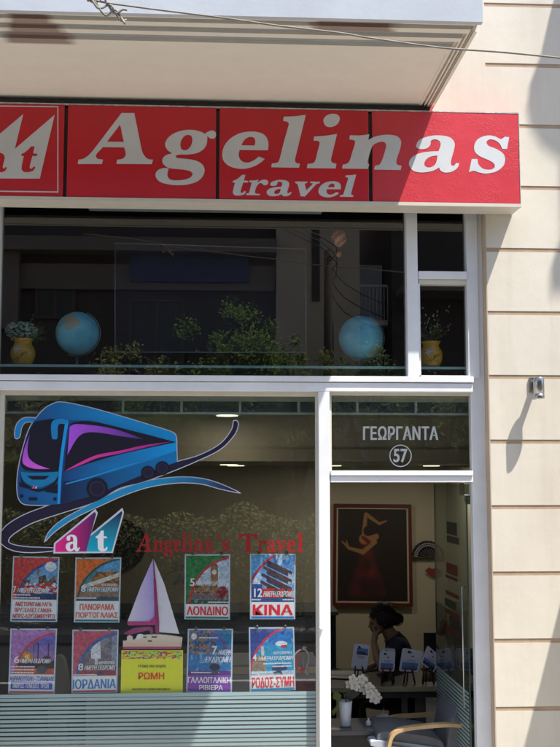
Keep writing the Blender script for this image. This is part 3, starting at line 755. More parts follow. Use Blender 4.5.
# ================================================================== POSTERS (hung inside the big pane)
PY = GY + .02
def quadmap(q, y):
    W = [at(a, b, y) for a, b in q]          # TL TR BR BL
    return lambda u, v, dy=0: (W[0] * (1 - u) + W[1] * u) * (1 - v) + (W[3] * (1 - u) + W[2] * u) * v + Vector((0, -dy, 0))
rs = np.random.RandomState(3)
def vnoise(n, m, sc, seed=0):
    r = np.random.RandomState(seed); gN = r.rand(sc + 2, sc + 2)
    yy = np.linspace(0, sc, n); xx = np.linspace(0, sc, m); yi = yy.astype(int); xi = xx.astype(int)
    fy = (yy - yi)[:, None]; fx = (xx - xi)[None, :]; fy = fy * fy * (3 - 2 * fy); fx = fx * fx * (3 - 2 * fx)
    a = gN[np.ix_(yi, xi)]; b = gN[np.ix_(yi, xi + 1)]; c = gN[np.ix_(yi + 1, xi)]; d = gN[np.ix_(yi + 1, xi + 1)]
    return (a * (1 - fx) + b * fx) * (1 - fy) + (c * (1 - fx) + d * fx) * fy
def raster(mb, fm, u0, v0, u1, v1, img, dy, k=1.0):
    n, m, _ = img.shape; vs = []; fs = []; cs = []
    if 80 < n < 100: img = img * (.72 + .3 * vnoise(n, m, 34, n) + .16 * vnoise(n, m, 12, m) + .10 * vnoise(n, m, 60, 3))[..., None]
    for i in range(n + 1):
        for j in range(m + 1): vs.append(fm(u0 + (u1 - u0) * j / m, v0 + (v1 - v0) * i / n, dy))
    L_ = np.where(img <= .04045, img / 12.92, ((np.clip(img, 0, 1) + .055) / 1.055) ** 2.4) * k
    L_ = np.minimum(L_, .85)
    for i in range(n):
        for j in range(m):
            a = i * (m + 1) + j; fs.append((a, a + m + 1, a + m + 2, a + 1)); cs.append(tuple(L_[i, j]) + (1,))
    mb.add(vs, fs, cs)
NW, NH = 76, 84
def canvas(c0, c1, n=NH, m=NW):
    t = np.linspace(0, 1, n)[:, None, None]; a = np.array(c0) / 255.; b = np.array(c1) / 255.
    return (a * (1 - t) + b * t) * np.ones((n, m, 1))
def grid(n=NH, m=NW):
    v, u = np.meshgrid((np.arange(n) + .5) / n, (np.arange(m) + .5) / m, indexing='ij'); return u, v
def put(img, mask, c, a=1.0):
    mask = np.clip(mask.astype(float), 0, 1)[..., None] * a
    img[:] = img * (1 - mask) + np.array(c) / 255. * mask
def arc_corner(img, c_in, c_arc, r=1.05, w=.05):
    u, v = grid(); d = np.hypot((u - 1.15) / 1.05, (v - 1.05) / 1.0)
    put(img, d > r, c_in); put(img, (d > r - w) & (d <= r), c_arc)
def pic_city(img):
    u, v = grid(); arc = img
    h = .38 + .25 * vnoise(1, NW, 14, 5)[0]; tw = h[None, :] < v
    put(img, tw & (v < .62), (120, 96, 70)); put(img, (vnoise(NH, NW, 22, 9) > .55) & tw & (v < .62), (60, 50, 52))
    put(img, (v > .2) & (abs(u - .55) < .03) & (v < .6), (140, 110, 80)); put(img, (abs(u - .48) < .1) & (v > .42) & (v < .74), (130, 175, 205))
    put(img, (v > .60 + .06 * vnoise(NH, NW, 8, 2)) & (vnoise(NH, NW, 14, 3) > .38), (196, 34, 38)); put(img, v > .86, (40, 60, 105))
    put(img, (vnoise(NH, NW, 26, 4) > .72) & (v > .6) & (v < .86), (235, 225, 225))
def make_posters():
    P = []
    # Amsterdam
    a = canvas((70, 140, 205), (150, 190, 215)); pic_city(a); arc_corner(a, (205, 60, 62), (40, 70, 140), 1.02); put(a, np.hypot((grid()[0] - .84), (grid()[1] - .2) * 1.1) < .13, (225, 232, 238))
    P.append(dict(q=[(13,556),(59.5,557),(57,622),(10,621.5)], img=a, vpic=.66, foot=(208, 222, 228), bar=(34, 76, 120), tit=[('7', .03, .46, .10, .56, 0), ('ΗΜΕΡΗ ΕΚΔΡΟΜΗ!', .12, .485, .78, .555, .03)],
        small=[(.04, .58, .36), (.04, .625, .56)], txt=[('ΑΜΣΤΕΡΝΤΑΜ-ΧΑΓΗ-', .09, .70, .89, .765), ('ΒΡΥΞΕΛΛΕΣ-ΓΑΝΔΗ-', .09, .79, .89, .855), ('ΜΠΡΙΖ-ΛΟΥΞΕΜΒΟΥΡΓΟ', .05, .88, .95, .945)], tc=(176, 38, 44),
        label='poster with a city skyline above red tulips, three lines of red title'))
    # Portugal
    a = canvas((110, 160, 190), (60, 120, 130)); u, v = grid(); put(a, v < .3, (90, 160, 205)); put(a, (v > .3) & (v < .52) & (u < .5), (70, 140, 150))
    put(a, (v > .46 - .5 * (u - .35)) & (u > .35) & (v > .3) & (v < .68), (176, 120, 62)); put(a, (vnoise(NH, NW, 24, 8) > .55) & (u > .4) & (v > .3) & (v < .62), (110, 70, 40))
    put(a, abs((v - .62) + .35 * (u - .3)) < .05, (215, 215, 205)); put(a, v > .78, (150, 120, 100)); put(a, v > .9, (60, 90, 110))
    arc_corner(a, (228, 110, 40), (20, 90, 90), 1.08); 
    P.append(dict(q=[(75.4,557.5),(121.3,557.5),(119.4,622.5),(73.7,622.3)], img=a, vpic=.67, foot=(205, 218, 226), bar=(20, 110, 120), tit=[('8', .14, .43, .24, .53, 0), ('ΗΜΕΡΗ ΕΚΔΡΟΜΗ', .27, .46, .94, .525, .02), ('ΑΕΡΟΠΟΡΙΚΗ', .58, .40, .93, .44, 0)],
        small=[(.05, .615, .42)], txt=[('ΠΑΝΟΡΑΜΑ', .12, .715, .88, .81), ('ΠΟΡΤΟΓΑΛΙΑΣ', .04, .845, .96, .93)], tc=(206, 92, 62), plane=1,
        label='poster with a rocky beach and orange title about Portugal'))
    # Adrianople
    a = canvas((70, 90, 190), (205, 120, 150)); u, v = grid(); put(a, (vnoise(NH, NW, 7, 2) > .6) & (v < .6), (130, 110, 200), .6)
    put(a, np.hypot(u - .38, (v - .6) * 1.2) < .13, (200, 130, 60)); put(a, np.hypot(u - .38, (v - .6) * 1.2) < .06, (250, 200, 100))
    for mx in (.2, .52, .62, .85): put(a, (abs(u - mx) < .012) & (v > .3) & (v < .7), (40, 30, 50))
    put(a, v > .66 + .08 * vnoise(NH, NW, 10, 4), (42, 28, 48)); put(a, np.hypot(u - .83, (v - .68)) < .1, (50, 40, 60)); put(a, v > .87, (200, 90, 60)); put(a, (np.hypot((u - .72) / 1.3, v - .9) < .09), (70, 80, 95))
    arc_corner(a, (176, 120, 190), (205, 60, 70), 1.02)
    P.append(dict(q=[(10.3,628.6),(57,628.6),(54.3,694.3),(7.9,693.6)], img=a, vpic=.70, foot=(200, 205, 228), bar=(206, 96, 50), tit=[('6', .10, .42, .22, .53, 0), ('ΗΜΕΡΗ ΕΚΔΡΟΜΗ', .23, .46, .88, .53, .02)],
        small=[(.04, .575, .5), (.04, .62, .5), (.04, .665, .5)], txt=[('ΑΔΡΙΑΝΟΥΠΟΛΗ - ΤΣΑΝΑΚΑΛΕ', .03, .73, .98, .80)], txt2=[('ΙΜΒΡΟΣ-ΤΕΝΕΔΟΣ ΤΡΟΙΑ', .1, .84, .88, .91)], band=(.815, .93, (50, 66, 160)), tc=(60, 70, 150),
        label='poster with a mosque at purple dusk above a blue title band'))
    # Jordan
    a = canvas((150, 150, 160), (110, 96, 100)); u, v = grid(); put(a, vnoise(NH, NW, 9, 6) > .55, (96, 90, 104), .6); put(a, (u > .88), (150, 165, 190), .7)
    put(a, (abs(u - .52) < .10 + .05 * (v - .3)) & (v > .22) & (v < .62), (224, 226, 232)); put(a, np.hypot(u - .51, v - .17) < .055, (205, 190, 185)); put(a, (abs(u - .53) < .03) & (v > .6) & (v < .75), (215, 215, 225))
    put(a, v > .88, (160, 60, 80)); put(a, (v > .80) & (v < .86), (90, 60, 66)); arc_corner(a, (196, 84, 104), (60, 100, 160), 1.04, .07)
    P.append(dict(q=[(72.3,629.7),(118.6,629.7),(117,692.5),(71.2,693.5)], img=a, vpic=.73, foot=(216, 226, 232), bar=(190, 90, 90), tit=[('8', .14, .53, .25, .64, 0), ('ΗΜΕΡΗ ΕΚΔΡΟΜΗ', .27, .565, .93, .635, .02), ('ΑΕΡΟΠΟΡΙΚΗ', .57, .50, .93, .545, 0)],
        small=[(.04, .70, .5)], txt=[('ΙΟΡΔΑΝΙΑ', .03, .78, .97, .93)], tc=(34, 116, 176), plane=1,
        label='poster with a person in a long white robe and large blue title IORDANIA'))
    # London
    a = canvas((176, 200, 222), (206, 214, 222)); u, v = grid(); put(a, (abs(u - .66) < .085) & (v > .22) & (v < .82), (150, 104, 70)); put(a, (abs(u - .66) < .085 * (v - .05) / .17) & (v > .06) & (v <= .22), (90, 84, 80)); put(a, np.hypot(u - .66, v - .34) < .05, (220, 214, 200))
    put(a, (v > .6) & (v < .8) & (u < .62), (150, 116, 84)); put(a, (vnoise(NH, NW, 26, 1) > .55) & (v > .6) & (v < .8) & (u < .6), (96, 74, 60)); put(a, v > .8, (112, 96, 110)); put(a, (np.hypot((u - .86) / 1.1, v - .76) < .13), (130, 22, 36)); put(a, v > .92, (20, 80, 60))
    put(a, vnoise(NH, NW, 20, 12) > .8, (230, 230, 235), .4); arc_corner(a, (24, 120, 60), (200, 44, 56), 1.04)
    P.append(dict(q=[(184.7,554.3),(230.2,554.3),(229.8,619.7),(184.3,619.3)], img=a, vpic=.765, foot=(222, 230, 234), bar=(20, 110, 90), tit=[('5', .12, .37, .22, .49, 0), ('ΗΜΕΡΗ ΕΚΔΡΟΜΗ', .24, .41, .88, .48, .02)],
        small=[(.52, .725, .44)], txt=[('ΛΟΝΔΙΝΟ', .05, .80, .96, .935)], tc=(206, 30, 60),
        label='poster with a clock tower and red bus and magenta title LONDINO'))
    # China
    a = canvas((70, 140, 215), (150, 190, 225)); u, v = grid(); put(a, vnoise(NH, NW, 6, 3) > .6, (210, 225, 240), .7)
    for k in range(4):
        d = (v - (.12 + .17 * k)) - .45 * (u - .35); put(a, (abs(d) < .035) & (u > .3 - .03 * k) & (u < .95), (90, 40, 50)); put(a, (d > .03) & (d < .11) & (u > .36) & (u < .85), (50, 56, 80))
    put(a, (v > .72) & (vnoise(NH, NW, 10, 6) > .35), (200, 40, 40)); put(a, (v > .62) & (u < .25), (40, 70, 150)); put(a, v > .92, (40, 80, 150)); put(a, np.hypot(u - .2, v - .14) < .11, (226, 232, 238))
    arc_corner(a, (96, 170, 225), (190, 40, 60), 1.22)
    P.append(dict(q=[(250,553.8),(295.7,553.8),(295.2,619.3),(250,619.3)], img=a, vpic=.735, foot=(232, 236, 240), bar=(30, 110, 180), tit=[('12', .09, .53, .27, .66, 0), ('ΗΜΕΡΗ ΕΚΔΡΟΜΗ', .29, .57, .95, .655, .02)],
        small=[(.04, .69, .2), (.72, .69, .22)], txt=[('ΚΙΝΑ', .06, .775, .95, .935)], tc=(214, 16, 48),
        label='poster with temple roofs in blue sky and large red title KINA'))
    # Riviera
    a = canvas((50, 110, 175), (20, 120, 180)); u, v = grid(); land = (u < .55 + .25 * v) & (v < .62); put(a, land & (vnoise(NH, NW, 20, 3) > .42), (150, 120, 110)); put(a, land & (vnoise(NH, NW, 26, 7) > .6), (60, 76, 90)); put(a, (v > .55) & (v < .8), (28, 120, 190))
    put(a, (vnoise(NH, NW, 14, 5) > .7) & (v > .5), (190, 215, 230), .5); put(a, (np.hypot((u - .62) / 1.6, v - .82) < .08), (40, 40, 70)); put(a, v > .9, (96, 50, 140))
    d = np.hypot((u + .1), (v - 1.05)); put(a, d > 1.22, (20, 120, 170)); put(a, (d > 1.18) & (d < 1.22), (130, 60, 150)); put(a, np.hypot(u - .12, v - .14) < .07, (220, 226, 235))
    P.append(dict(q=[(187.8,628.8),(233,628.8),(231.9,692.4),(186.1,692)], img=a, vpic=.73, foot=(128, 62, 160), bar=(110, 50, 150), tit=[('7', .54, .27, .66, .41, 0), ('ΗΜΕΡΗ', .68, .33, .95, .41, .02), ('ΕΚΔΡΟΜΗ', .40, .44, .95, .53, .02)],
        small=[(.1, .68, .6), (.26, .13, .4)], txt=[('ΓΑΛΛΟΙΤΑΛΙΚΗ', .03, .76, .97, .855), ('ΡΙΒΙΕΡΑ', .28, .885, .80, .965)], tc=(232, 226, 240), plane=1,
        label='poster with a coastal town on blue sea and purple title band RIVIERA'))
    # Rhodes
    a = canvas((36, 110, 190), (60, 180, 225)); u, v = grid(); put(a, v > .36, (40, 160, 210)); put(a, (vnoise(NH, NW, 8, 4) > .62) & (v < .3), (170, 205, 235), .5)
    put(a, (np.hypot((u - .72) / 2.6, v - .33) < .055), (225, 230, 240)); put(a, (np.hypot((u - .78) / 2.0, v - .39) < .035), (190, 40, 50)); put(a, (abs(u - .28) < .03) & (v > .38) & (v < .6), (206, 200, 190)); put(a, (v > .58) & (u < .35), (150, 130, 110))
    put(a, (np.hypot((u - .66) / 2.0, v - .86) < .09), (20, 60, 120)); put(a, v > .92, (190, 215, 235)); arc_corner(a, (40, 70, 150), (205, 50, 90), 1.14)
    P.append(dict(q=[(248.8,627.4),(294.1,627),(295.7,690),(249.7,692)], img=a, vpic=.745, foot=(230, 236, 240), bar=(40, 140, 190), tit=[('4', .08, .42, .16, .52, 0), ('ΗΜΕΡΗ ΕΚΔΡΟΜΗ', .2, .455, .95, .52, .02), ('ΑΕΡΟΠΟΡΙΚΗ', .53, .385, .93, .43, 0)],
        small=[(.30, .56, .62), (.5, .605, .42), (.05, .70, .45)], txt=[('ΡΟΔΟΣ-ΣΥΜΗ', .05, .78, .97, .94)], tc=(214, 30, 50), plane=1,
        label='poster with a ship on turquoise sea and red title RODOS-SYMI, bottom right'))
    return P
KP = 1.3
for p in make_posters():
    fm = quadmap(p['q'], PY)
    c = fm(.5, 1)
    t = thing('travel_poster', c, p['label'], 'poster', 'travel posters hung in the window')
    g = MB()
    a, b, cc, d = fm(0, 0), fm(1, 0), fm(1, 1), fm(0, 1); o = Vector((0, .002, 0))
    g.add([a, b, cc, d, a + o, b + o, cc + o, d + o], [(0,3,2,1),(4,5,6,7),(0,1,5,4),(1,2,6,5),(2,3,7,6),(3,0,4,7)], rgb(176, 190, 200, KP)); g.build('sheet', M['paper'], t)
    g = MB(); raster(g, fm, .03, .022, .97, p['vpic'] * 1.0, p['img'] * .9, .0012, KP * .92); g.build('picture', M['paper'], t)
    g = MB()
    def rect(u0, v0, u1, v1, dy, col): g.quad(fm(u0, v1, dy), fm(u1, v1, dy), fm(u1, v0, dy), fm(u0, v0, dy), col)
    rect(.03, p['vpic'] + .002, .97, .955, .0012, rgb(*p['foot'], KP)); rect(.03, .957, .97, .985, .0012, rgb(*p['bar'], KP))
    if 'band' in p: rect(.05, p['band'][0], .95, p['band'][1], .0018, rgb(*p['band'][2], KP))
    g.build('footer', M['paper'], t)
    g = MB(); f3 = lambda u, v: fm(u, v, .0026)
    for s_, u0, v0, u1, v1, sl in p['tit']: g = MB(); text_in(g, s_, f3, u0, v0, u1, v1, rgb(236, 238, 242, KP), bold=.022, slant=sl); g.build('headline', M['paper'], t)
    for s_, u0, v0, u1, v1 in p['txt']: g = MB(); text_in(g, s_, f3, u0, v0, u1, v1, rgb(*p['tc'], KP), bold=.022); g.build('title', M['paper'], t)
    for s_, u0, v0, u1, v1 in p.get('txt2', []): g = MB(); text_in(g, s_, f3, u0, v0, u1, v1, rgb(226, 230, 240, KP), bold=.016); g.build('title', M['paper'], t)
    g = MB()
    for u0, v0, w in p['small']:                 # lines too small to read: short broken strokes
        u = u0; r = random.Random(int(u0 * 1000 + v0 * 77))
        while u < u0 + w:
            l = r.uniform(.01, .03); rr = fm
            g.quad(fm(u, v0 + .022, .002), fm(u + l, v0 + .022, .002), fm(u + l, v0, .002), fm(u, v0, .002), rgb(222, 226, 232, KP)); u += l + .008
    if p.get('plane'):
        zc = p['vpic'] - .045
        for s_ in ([(.50,.012),(.70,-.028),(.74,-.022),(.56,.022)], [(.60,-.01),(.54,-.035),(.57,-.035),(.66,-.014)], [(.60,.004),(.70,.034),(.73,.03),(.68,-.01)]):
            g.add([fm(u, zc + v * 1.1, .0032) for u, v in s_], [(3,2,1,0)], rgb(60, 70, 90, KP))
    g.build('small_print', M['paper'], t)
    for u in (.18, .80): g = MB(); g.tube([fm(u, .0) + Vector((0, -.002, .006)), fm(u, .0) + Vector((0, -.014, .006))], [.009, .011], 10); g.build('suction_cup', M['rubber'], t)

# yellow notice and the sailing boat display
yq = [(121.4,650.2),(183,650.2),(182.6,693),(120.6,693.2)]
fm = quadmap(yq, PY); t = thing('yellow_notice', fm(.5, 1), 'bright yellow notice with red word in capitals under the sailing boat', 'notice')
g = MB(); a, b, cc, d = fm(0, 0), fm(1, 0), fm(1, 1), fm(0, 1); o = Vector((0, .002, 0))
g.add([a, b, cc, d, a + o, b + o, cc + o, d + o], [(0,3,2,1),(4,5,6,7),(0,1,5,4),(1,2,6,5),(2,3,7,6),(3,0,4,7)], rgb(205, 212, 36, 1.5)); g.build('sheet', M['paper'], t)
g = MB()
im = canvas((150, 200, 60), (200, 210, 60), 10, 54); im[vnoise(10, 54, 20, 3)[:, :] > .6] = np.array((216, 60, 50)) / 255.; im[vnoise(10, 54, 26, 5) > .74] = np.array((60, 90, 140)) / 255.
raster(g, fm, .02, .02, .98, .2, im, .0012, 1.3); g.build('header_picture', M['paper'], t)
g = MB(); f3 = lambda u, v: fm(u, v, .0022)
text_in(g, 'Η δική σου γιορτή', f3, .28, .33, .72, .42, rgb(40, 60, 30, 1.2), bold=.01)
text_in(g, 'ΡΩΜΗ', f3, .28, .52, .70, .68, rgb(214, 50, 30, 1.4), bold=.015)
text_in(g, 'ΑΝΑΧΩΡΗΣΗ ΚΑΘΕ ΠΑΡΑΣΚΕΥΗ', f3, .18, .885, .80, .93, rgb(40, 50, 20, 1.2), bold=.012)
g.build('title', M['paper'], t)
sb = thing('sailing_boat_display', at(152, 650, PY), 'cut out sailing boat with two pale lilac sails and cream hull', 'display')
TB = lambda p: T(110, 545, 4.8187, p)
BY = PY - .006
def slab(name, pts, y, th, col, colf=None, parent=sb):
    g = MB(); flat(g, [pts], y, col, colf)
    pf = [at(a, b, y) for a, b in pts]; pb = [v + Vector((0, th, 0)) for v in pf]; n = len(pts)
    g.add(pf + pb, [(i, (i + 1) % n, n + (i + 1) % n, n + i) for i in range(n)], rgb(200, 190, 200))
    return g.build(name, M['paper'], parent)
slab('sail', TB([(207,66),(150,195),(84,368),(214,368),(212,180)]), BY, .006, None, grad(rgb(206, 190, 214, 1.5), rgb(150, 132, 190, 1.6), 128, 156))
slab('sail', TB([(212,72),(262,190),(333,428),(236,420),(226,250)]), BY + .002, .006, None, grad(rgb(196, 186, 206, 1.5), rgb(212, 204, 214, 1.5), 156, 180))
slab('mast', TB([(208,70),(222,180),(237,372),(236,436),(220,436),(217,372),(210,180)]), BY - .004, .004, rgb(140, 40, 90, 1.3))
slab('boom', TB([(82,372),(190,368),(216,340),(219,376),(219,385),(86,388)]), BY - .005, .004, rgb(170, 40, 110, 1.4))
slab('canopy', TB([(66,426),(110,402),(190,392),(206,404),(206,430),(196,430),(190,408),(130,424),(90,434)]), BY - .003, .004, rgb(140, 30, 100, 1.3))
slab('hull', smooth(TB([(62,490,1),(62,462,1),(80,460),(82,442),(95,436),(108,444),(110,460,1),(122,452),(150,436),(230,431),(300,438),(349,446,1),(344,490,1)])), BY - .006, .03, None, grad(rgb(214, 192, 172, 1.5), rgb(190, 160, 140, 1.5), 0, 0, 634, 647))
slab('keel_stripe', TB([(61,491),(344,491),(342,501),(64,501)]), BY - .004, .02, rgb(170, 60, 110, 1.3))
g = MB()
for a, b, c, d in ((160,441,176,446),(200,440,226,446),(182,460,202,466)): flat(g, [TB([(a,b),(c,b),(c,d),(a,d)])], BY - .007, rgb(40, 30, 40))
flat(g, [smooth(TB([(125,455),(135,430),(160,432),(150,448)]))], BY - .0075, rgb(220, 216, 226, 1.4)); g.build('cabin_window', M['paper'], sb)

# small red and silver ornament by the last poster
on = thing('hanging_ornament', at(303, 672, PY), 'small silver and red arched ornament hanging beside the bottom right poster', 'ornament')
g = MB(); TO = lambda p: T(280, 620, 5.88, p)
for pth, r, c in ((TO([(75,270),(80,220),(105,185),(140,172),(165,195),(170,240),(150,290),(168,325)]), .006, rgb(150, 150, 150)), (TO([(95,290),(100,235),(120,200)]), .005, rgb(170, 20, 30)), (TO([(130,310),(140,260),(128,220)]), .005, rgb(120, 120, 125)),
                (TO([(110,285),(130,300),(150,280)]), .007, rgb(180, 20, 30)), (TO([(130,270),(130,320)]), .006, rgb(170, 20, 30)), (TO([(125,175),(160,158)]), .007, rgb(170, 20, 34))):
    g.tube(spl([at(a, b, PY + .01) for a, b in pth], 4), r, 7, c)
g.ball(at(304, 648, PY + .01), .012, 10, 8, rgb(160, 160, 160)); g.build('figure', M['print'], on)
g = MB(); g.tube([at(304, 645, PY + .01), at(304, 560, PY + .01)], .0006, 4); g.build('thread', M['black'], on)
# red leaflet half hidden behind
g = MB(); fm = quadmap([(290,681),(315.5,681),(315.5,692),(290,692)], PY + .05); g.quad(fm(0,1), fm(1,1), fm(1,0), fm(0,0), rgb(120, 16, 30)); g.quad(fm(.5,.5,.002), fm(.95,.5,.002), fm(.95,.2,.002), fm(.5,.2,.002), rgb(70, 8, 16))
tag(g.build('red_leaflet', M['paper']), 'dark red leaflet standing behind the bottom right poster', 'leaflet')

# ================================================================== UPPER WINDOW DISPLAY
SHY = .30
zsh = at(200, 366.5, GY + .05).z
shf = MB(); shf.box(XL + .02, XR - .08, GY + .05, GY + .46, zsh - .008, zsh + .008)
tag(shf.build('glass_shelf', mat('green_glass_edge', (.35, .50, .46, 1), .15, spec=.8)), 'long glass shelf with a pale green edge across the upper window', 'shelf')
def globe_mat(seed):
    m = mat('globe_ocean', (.045, .30, .46, 1), .3)
    nt = m.node_tree; b = nt.nodes['Principled BSDF']; tc = nt.nodes.new('ShaderNodeTexCoord')
    mp = nt.nodes.new('ShaderNodeMapping'); mp.inputs['Location'].default_value = (seed, seed * .7, 0); nt.links.new(tc.outputs['Object'], mp.inputs[0])
    n = nt.nodes.new('ShaderNodeTexNoise'); n.inputs['Scale'].default_value = 7; n.inputs['Detail'].default_value = 8; nt.links.new(mp.outputs[0], n.inputs['Vector'])
    r = nt.nodes.new('ShaderNodeValToRGB'); e = r.color_ramp.elements; e[0].position = .38; e[0].color = (.10, .42, .58, 1); e[1].position = .60; e[1].color = (.20, .58, .70, 1)
    x = e.new(.625); x.color = (.30, .42, .36, 1); x = e.new(.66); x.color = (.46, .38, .28, 1)
    nt.links.new(n.outputs['Fac'], r.inputs[0]); nt.links.new(r.outputs[0], b.inputs['Base Color']); return m
def globe(px, py, r_px, lab, seed):
    y = .32; c = at(px, py, y); r = r_px * (D + y) / F
    t = thing('globe', Vector((c.x, c.y, zsh + .008)), lab, 'globe', 'globes on the glass shelf')
    g = MB(); g.ball(c, r, 36, 24); g.build('ball', globe_mat(seed), t)
    g = MB(); z0_ = zsh + .009
    g.lathe((c.x, c.y, z0_), [(.065, 0), (.065, .006), (.02, .012), (.010, .02), (.010, c.z - r - z0_ - .002)], 20); g.build('stand', M['metal'], t)
    ax = Vector((math.sin(R(23)), 0, math.cos(R(23)))); pp = []
    for k in range(17):
        a = math.pi * k / 16; pp.append(c + (ax * math.cos(a) + ax.cross(Vector((0, 1, 0))) * math.sin(a) * -1) * (r + .008))
    g = MB(); g.tube(pp, .003, 6); g.build('meridian_arm', M['metal'], t)
globe(77.3, 333.4, 21.6, 'blue desk globe in the left of the upper window next to the flowers', 3.1)
globe(361, 338, 22.6, 'slightly larger pale blue desk globe in the right of the upper window', 8.4)
# yellow painted jugs with flowers
M['jug'] = mat('yellow_glaze', (.66, .34, .02, 1), .3, var=.25, vscale=14)
def vase(px, pyb, w, h, y, lab, kind):
    b = at(px, pyb, y); s = (D + y) / F; b.z = zsh + .009; hh = h * s; r = w * s / 2
    t = thing('flower_jug', b, lab, 'jug', 'yellow painted jugs on the glass shelf')
    g = MB(); pr = [(.62, 0), (.8, .1), (.98, .32), (1.0, .5), (.9, .66), (.72, .78), (.68, .86), (.80, .96), (.86, 1.0), (.78, 1.0), (.6, .88)]
    g.lathe(b, [(a * r, z_ * hh) for a, z_ in pr], 28); g.build('body', M['jug'], t)
    # painted flower on the belly
    g = MB()
    def onv(u, v):
        # u across (-1..1), v up 0..1
        zz = v; rr = np.interp(zz, [q[1] for q in pr[:9]], [q[0] for q in pr[:9]]) * r + .0012
        xx = max(-.98, min(.98, u)) * rr; return b + Vector((xx, -math.sqrt(max(0, rr * rr - xx * xx)), zz * hh))
    for k in range(7):
        a = 2 * math.pi * k / 7; cx, cy = -.35, .58
        q = [(cx, cy), (cx + .22 * math.cos(a - .3), cy + .11 * math.sin(a - .3)), (cx + .38 * math.cos(a), cy + .19 * math.sin(a)), (cx + .22 * math.cos(a + .3), cy + .11 * math.sin(a + .3))]
        g.add([onv(*p_) for p_ in q], [(0,1,2,3)], rgb(205, 190, 215))
    for ca, cb_, an in ((-.15, .28, .4), (.35, .42, .7), (.4, .2, -.3), (-.4, .2, 2.7), (.1, .35, 1.3)):
        q = [(ca - .3 * math.cos(an), cb_ - .10 * math.sin(an)), (ca + .12 * math.sin(an), cb_ - .06 * math.cos(an)), (ca + .3 * math.cos(an), cb_ + .10 * math.sin(an)), (ca - .12 * math.sin(an), cb_ + .06 * math.cos(an))]
        g.add([onv(*p_) for p_ in q], [(0,1,2,3)], rgb(30, 80, 36))
    g.build('painted_flower', M['print'], t)
    top_ = b + Vector((0, 0, hh * .96)); rr = random.Random(px)
    if kind == 'hyd':
        g = MB()
        for k in range(230):
            d = Vector((rr.gauss(0, 1), rr.gauss(0, 1), rr.gauss(0, 1))).normalized(); c = top_ + Vector((-.012, 0, .055)) + Vector((d.x * .098, d.y * .08, d.z * .06)) * rr.uniform(.85, 1.05)
            for j in range(2):
                a = Vector((rr.gauss(0, 1), rr.gauss(0, 1), rr.gauss(0, 1))).normalized() * .011; e = a.orthogonal().normalized() * .011
                g.add([c - a, c - e, c + a, c + e], [(0,1,2,3)], None)
        g.build('hydrangea_head', mat('pale_hydrangea', (.46, .56, .44, 1), .8, col2=(.30, .40, .34, 1), vscale=20), t)
    g = MB()
    lean = .55 if kind == 'hyd' else .1
    for k in range(26):
        d = Vector((rr.gauss(lean, .5), rr.gauss(0, .4), abs(rr.gauss(.7, .35)))).normalized(); ln = rr.uniform(.08, .19)
        p = [top_ - Vector((0, 0, .03)), top_ + d * ln * .5 + Vector((0, 0, .01)), top_ + d * ln]
        g.tube(p, .0012, 4)
        for j in range(9):
            q = top_ + d * ln * (.25 + .085 * j); a = Vector((rr.gauss(0, 1), rr.gauss(0, 1), rr.gauss(0, 1))).normalized() * .016; e = a.orthogonal().normalized() * .005
            g.add([q, q + a * .5 + e, q + a, q + a * .5 - e], [(0,1,2,3)], None)
    g.build('foliage', M['leaf'], t)
    if kind != 'hyd':
        g = MB()
        for k in range(40):
            c = top_ + Vector((rr.uniform(-.1, .14), rr.uniform(-.05, .05), rr.uniform(.05, .24))); a = Vector((rr.gauss(0, 1), rr.gauss(0, 1), rr.gauss(0, 1))).normalized() * .010; e = a.orthogonal().normalized() * .009
            g.add([c - a, c - e, c + a, c + e], [(0,1,2,3)], None)
        g.build('blossom', mat('pale_blossom', (.42, .40, .36, 1), .8), t)
vase(22.5, 363, 24.5, 26.5, .26, 'yellow painted jug with a pale green hydrangea at the left of the upper window', 'hyd')
vase(431.2, 363.8, 23.5, 26.5, .24, 'yellow painted jug with dark sprigs in the narrow right window', 'sprig')
# hanging balloon
bl = thing('balloon_ornament', at(339, 257, .3), 'tiny red hot air balloon ornament hanging in the upper window', 'ornament')
c = at(339.2, 238.5, .3); s = 6.8 / F
g = MB(); n, m_ = 16, 12; cols = []
def ballc(mb, c, r, sx, sz):
    vs = []; fs = []; cs = []
    for i in range(m_ + 1):
        th = math.pi * i / m_; rr = math.sin(th) * (1 if th < 1.7 else 1 - .35 * (th - 1.7))
        for k in range(n): a = 2 * math.pi * k / n; vs.append(c + Vector((r * sx * rr * math.cos(a), r * sx * rr * math.sin(a), r * sz * math.cos(th))))
    for i in range(m_):
        for k in range(n):
            fs.append((i * n + k, (i + 1) * n + k, (i + 1) * n + (k + 1) % n, i * n + (k + 1) % n))
            cs.append(rgb(190, 60, 50) if (k + i) % 4 == 0 else rgb(206, 180, 130) if (k + i) % 4 == 1 else rgb(170, 40, 45) if (k + i) % 2 else rgb(210, 150, 110))
    mb.add(vs, fs, cs, True)
ballc(g, c, 8 * s, 1.0, 1.15); g.build('envelope', M['print'], bl)
g = MB(); cb2 = at(338.5, 254.5, .3); ballc(g, cb2, 3.4 * s, 1, .9); g.build('basket', M['print'], bl)
g = MB(); 
for dx in (-.006, .006): g.tube([c + Vector((dx * 2.5, 0, -.04)), cb2 + Vector((dx, 0, .012))], .001, 4)
g.tube([c, at(339.2, 200, .3)], .0007, 4); g.build('string', M['black'], bl)
